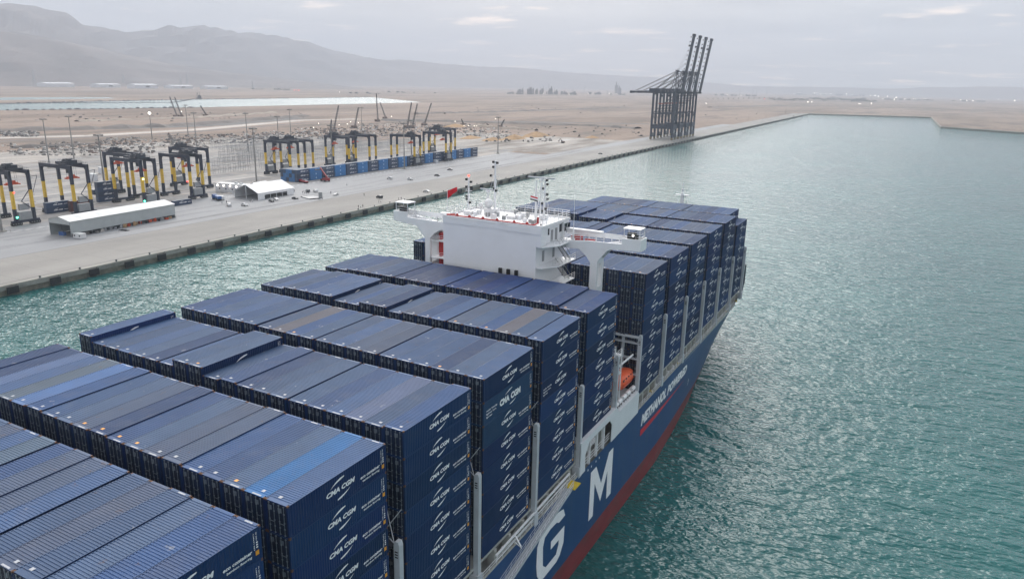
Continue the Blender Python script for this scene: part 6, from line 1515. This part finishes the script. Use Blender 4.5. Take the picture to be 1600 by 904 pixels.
# dark tree belt on the far shore: many small clumps, each tree its own crown and trunk
def tree(px, py, hpx, lab, group):
    q = G(px, py); k = (q-CAM).length/FPX; h = hpx*k; r = empty('dusty_tree', (q.x, q.y, GZ), label=lab, cat='tree', group=group)
    b = MB(); b.cyl((0, 0, 0), (0, 0, h*.5), h*.05, h*.03, 6)
    for a in (0, 2.1, 4.2): b.bar((0, 0, h*.4), (math.cos(a)*h*.4, math.sin(a)*h*.4, h*.75), h*.03)
    b.build('trunk', M['fardark'], r)
    b = MB()
    for _ in range(70):
        a = rr.uniform(0, 6.28); rad = rr.random()**.5*h*.85; z = h*(.35+.6*rr.random()*(1-(rad/h)**2*.6)); s = h*rr.uniform(.06, .15); c = Vector((math.cos(a)*rad, math.sin(a)*rad, z))
        p = [c+Vector((rr.uniform(-s, s), rr.uniform(-s, s), rr.uniform(-s, s))) for _ in range(4)]; b.face([p[0], p[1], p[2]]); b.face([p[0], p[2], p[3]]); b.face([p[0], p[1], p[3]])
    b.build('crown', M['treegreen'], r)
for k in range(34):
    px = 1206+k*4.3; tree(px+rr.uniform(-1, 1), 158.5+rr.uniform(-2.5, 1), rr.uniform(3, 5.5), 'dark tree of the belt beyond the harbour, %s from the left' % ordw(k+1), 'trees of the dark belt beyond the harbour')
for k in range(10): tree(1330+k*4, 160.5, rr.uniform(2.5, 6), 'dark tree of the sparse row right of the belt, %s in line' % ordw(k+1), 'trees right of the dark belt')
b = MB(); q = G(1318, 147); kk = (q-CAM).length/FPX
for i in range(7):
    for j in range(20):
        a = 2*math.pi*j/20; t = i/6; b.v.append((math.cos(a)*22*kk*(1-t)*(1+.2*math.sin(3*a)), math.sin(a)*200*(1-t), 7*kk*t**1.3*(1+.2*math.sin(a*4))))
for i in range(6):
    for j in range(20): b.f.append((i*20+j, i*20+(j+1)%20, (i+1)*20+(j+1)%20, (i+1)*20+j)); b.m.append(0)
b.build('hillock', M['rock'], loc=(q.x, q.y, GZ-1), rz=.5, kind='structure')
# road lamps along the far edge of the sand
for n_ in range(14):
    q = G(1106+n_*8, 155.5-n_*.1); k = (q-CAM).length/FPX; b = MB(); b.box(-.5*k, .5*k, -.4*k, .4*k, 0, 1.6*k); b.box(-.6*k, .6*k, -.5*k, .5*k, 1.6*k, 1.9*k)
    b.build('concrete_block', M['fardark'], loc=(q.x, q.y, GZ), label='dark block in the row beyond the sand, %s from the left' % ordw(n_+1), cat='block', group='row of dark blocks beyond the sand')
# tyre-blackened tracks along the truck lanes and turning arcs on the pavement
rr = random.Random(77); tk = MB()
for _ in range(46):
    v = rr.choice((47, 52, 58, 66, 74, 83, 92))+rr.uniform(-1.5, 1.5); y = rr.uniform(60, 700); L_ = rr.uniform(25, 110); dv = rr.uniform(-4, 4); n = 12
    for q in (0, 1.9):
        for i in range(n):
            y0, y1 = y+L_*i/n, y+L_*(i+1)/n; v0, v1 = v+q+dv*(i/n)**2, v+q+dv*((i+1)/n)**2; w_ = .22
            a, b_, c, d = qpt(v0-w_, y0), qpt(v0+w_, y0), qpt(v1+w_, y1), qpt(v1-w_, y1)
            tk.face([(b_[0], b_[1], GZ+.010+_*.0004), (a[0], a[1], GZ+.010+_*.0004), (d[0], d[1], GZ+.010+_*.0004), (c[0], c[1], GZ+.010+_*.0004)])
tk.build('tyre_marks', M['oil'], kind='structure')
jt = MB()
for y in range(40, 900, 12): a, b_ = qpt(4.2, y), qpt(41.5, y); jt.face([(b_[0], b_[1], GZ+.009), (a[0], a[1], GZ+.009), (a[0], a[1]+.12, GZ+.009), (b_[0], b_[1]+.12, GZ+.009)])
jt.build('slab_joints', M['oil'], kind='structure')
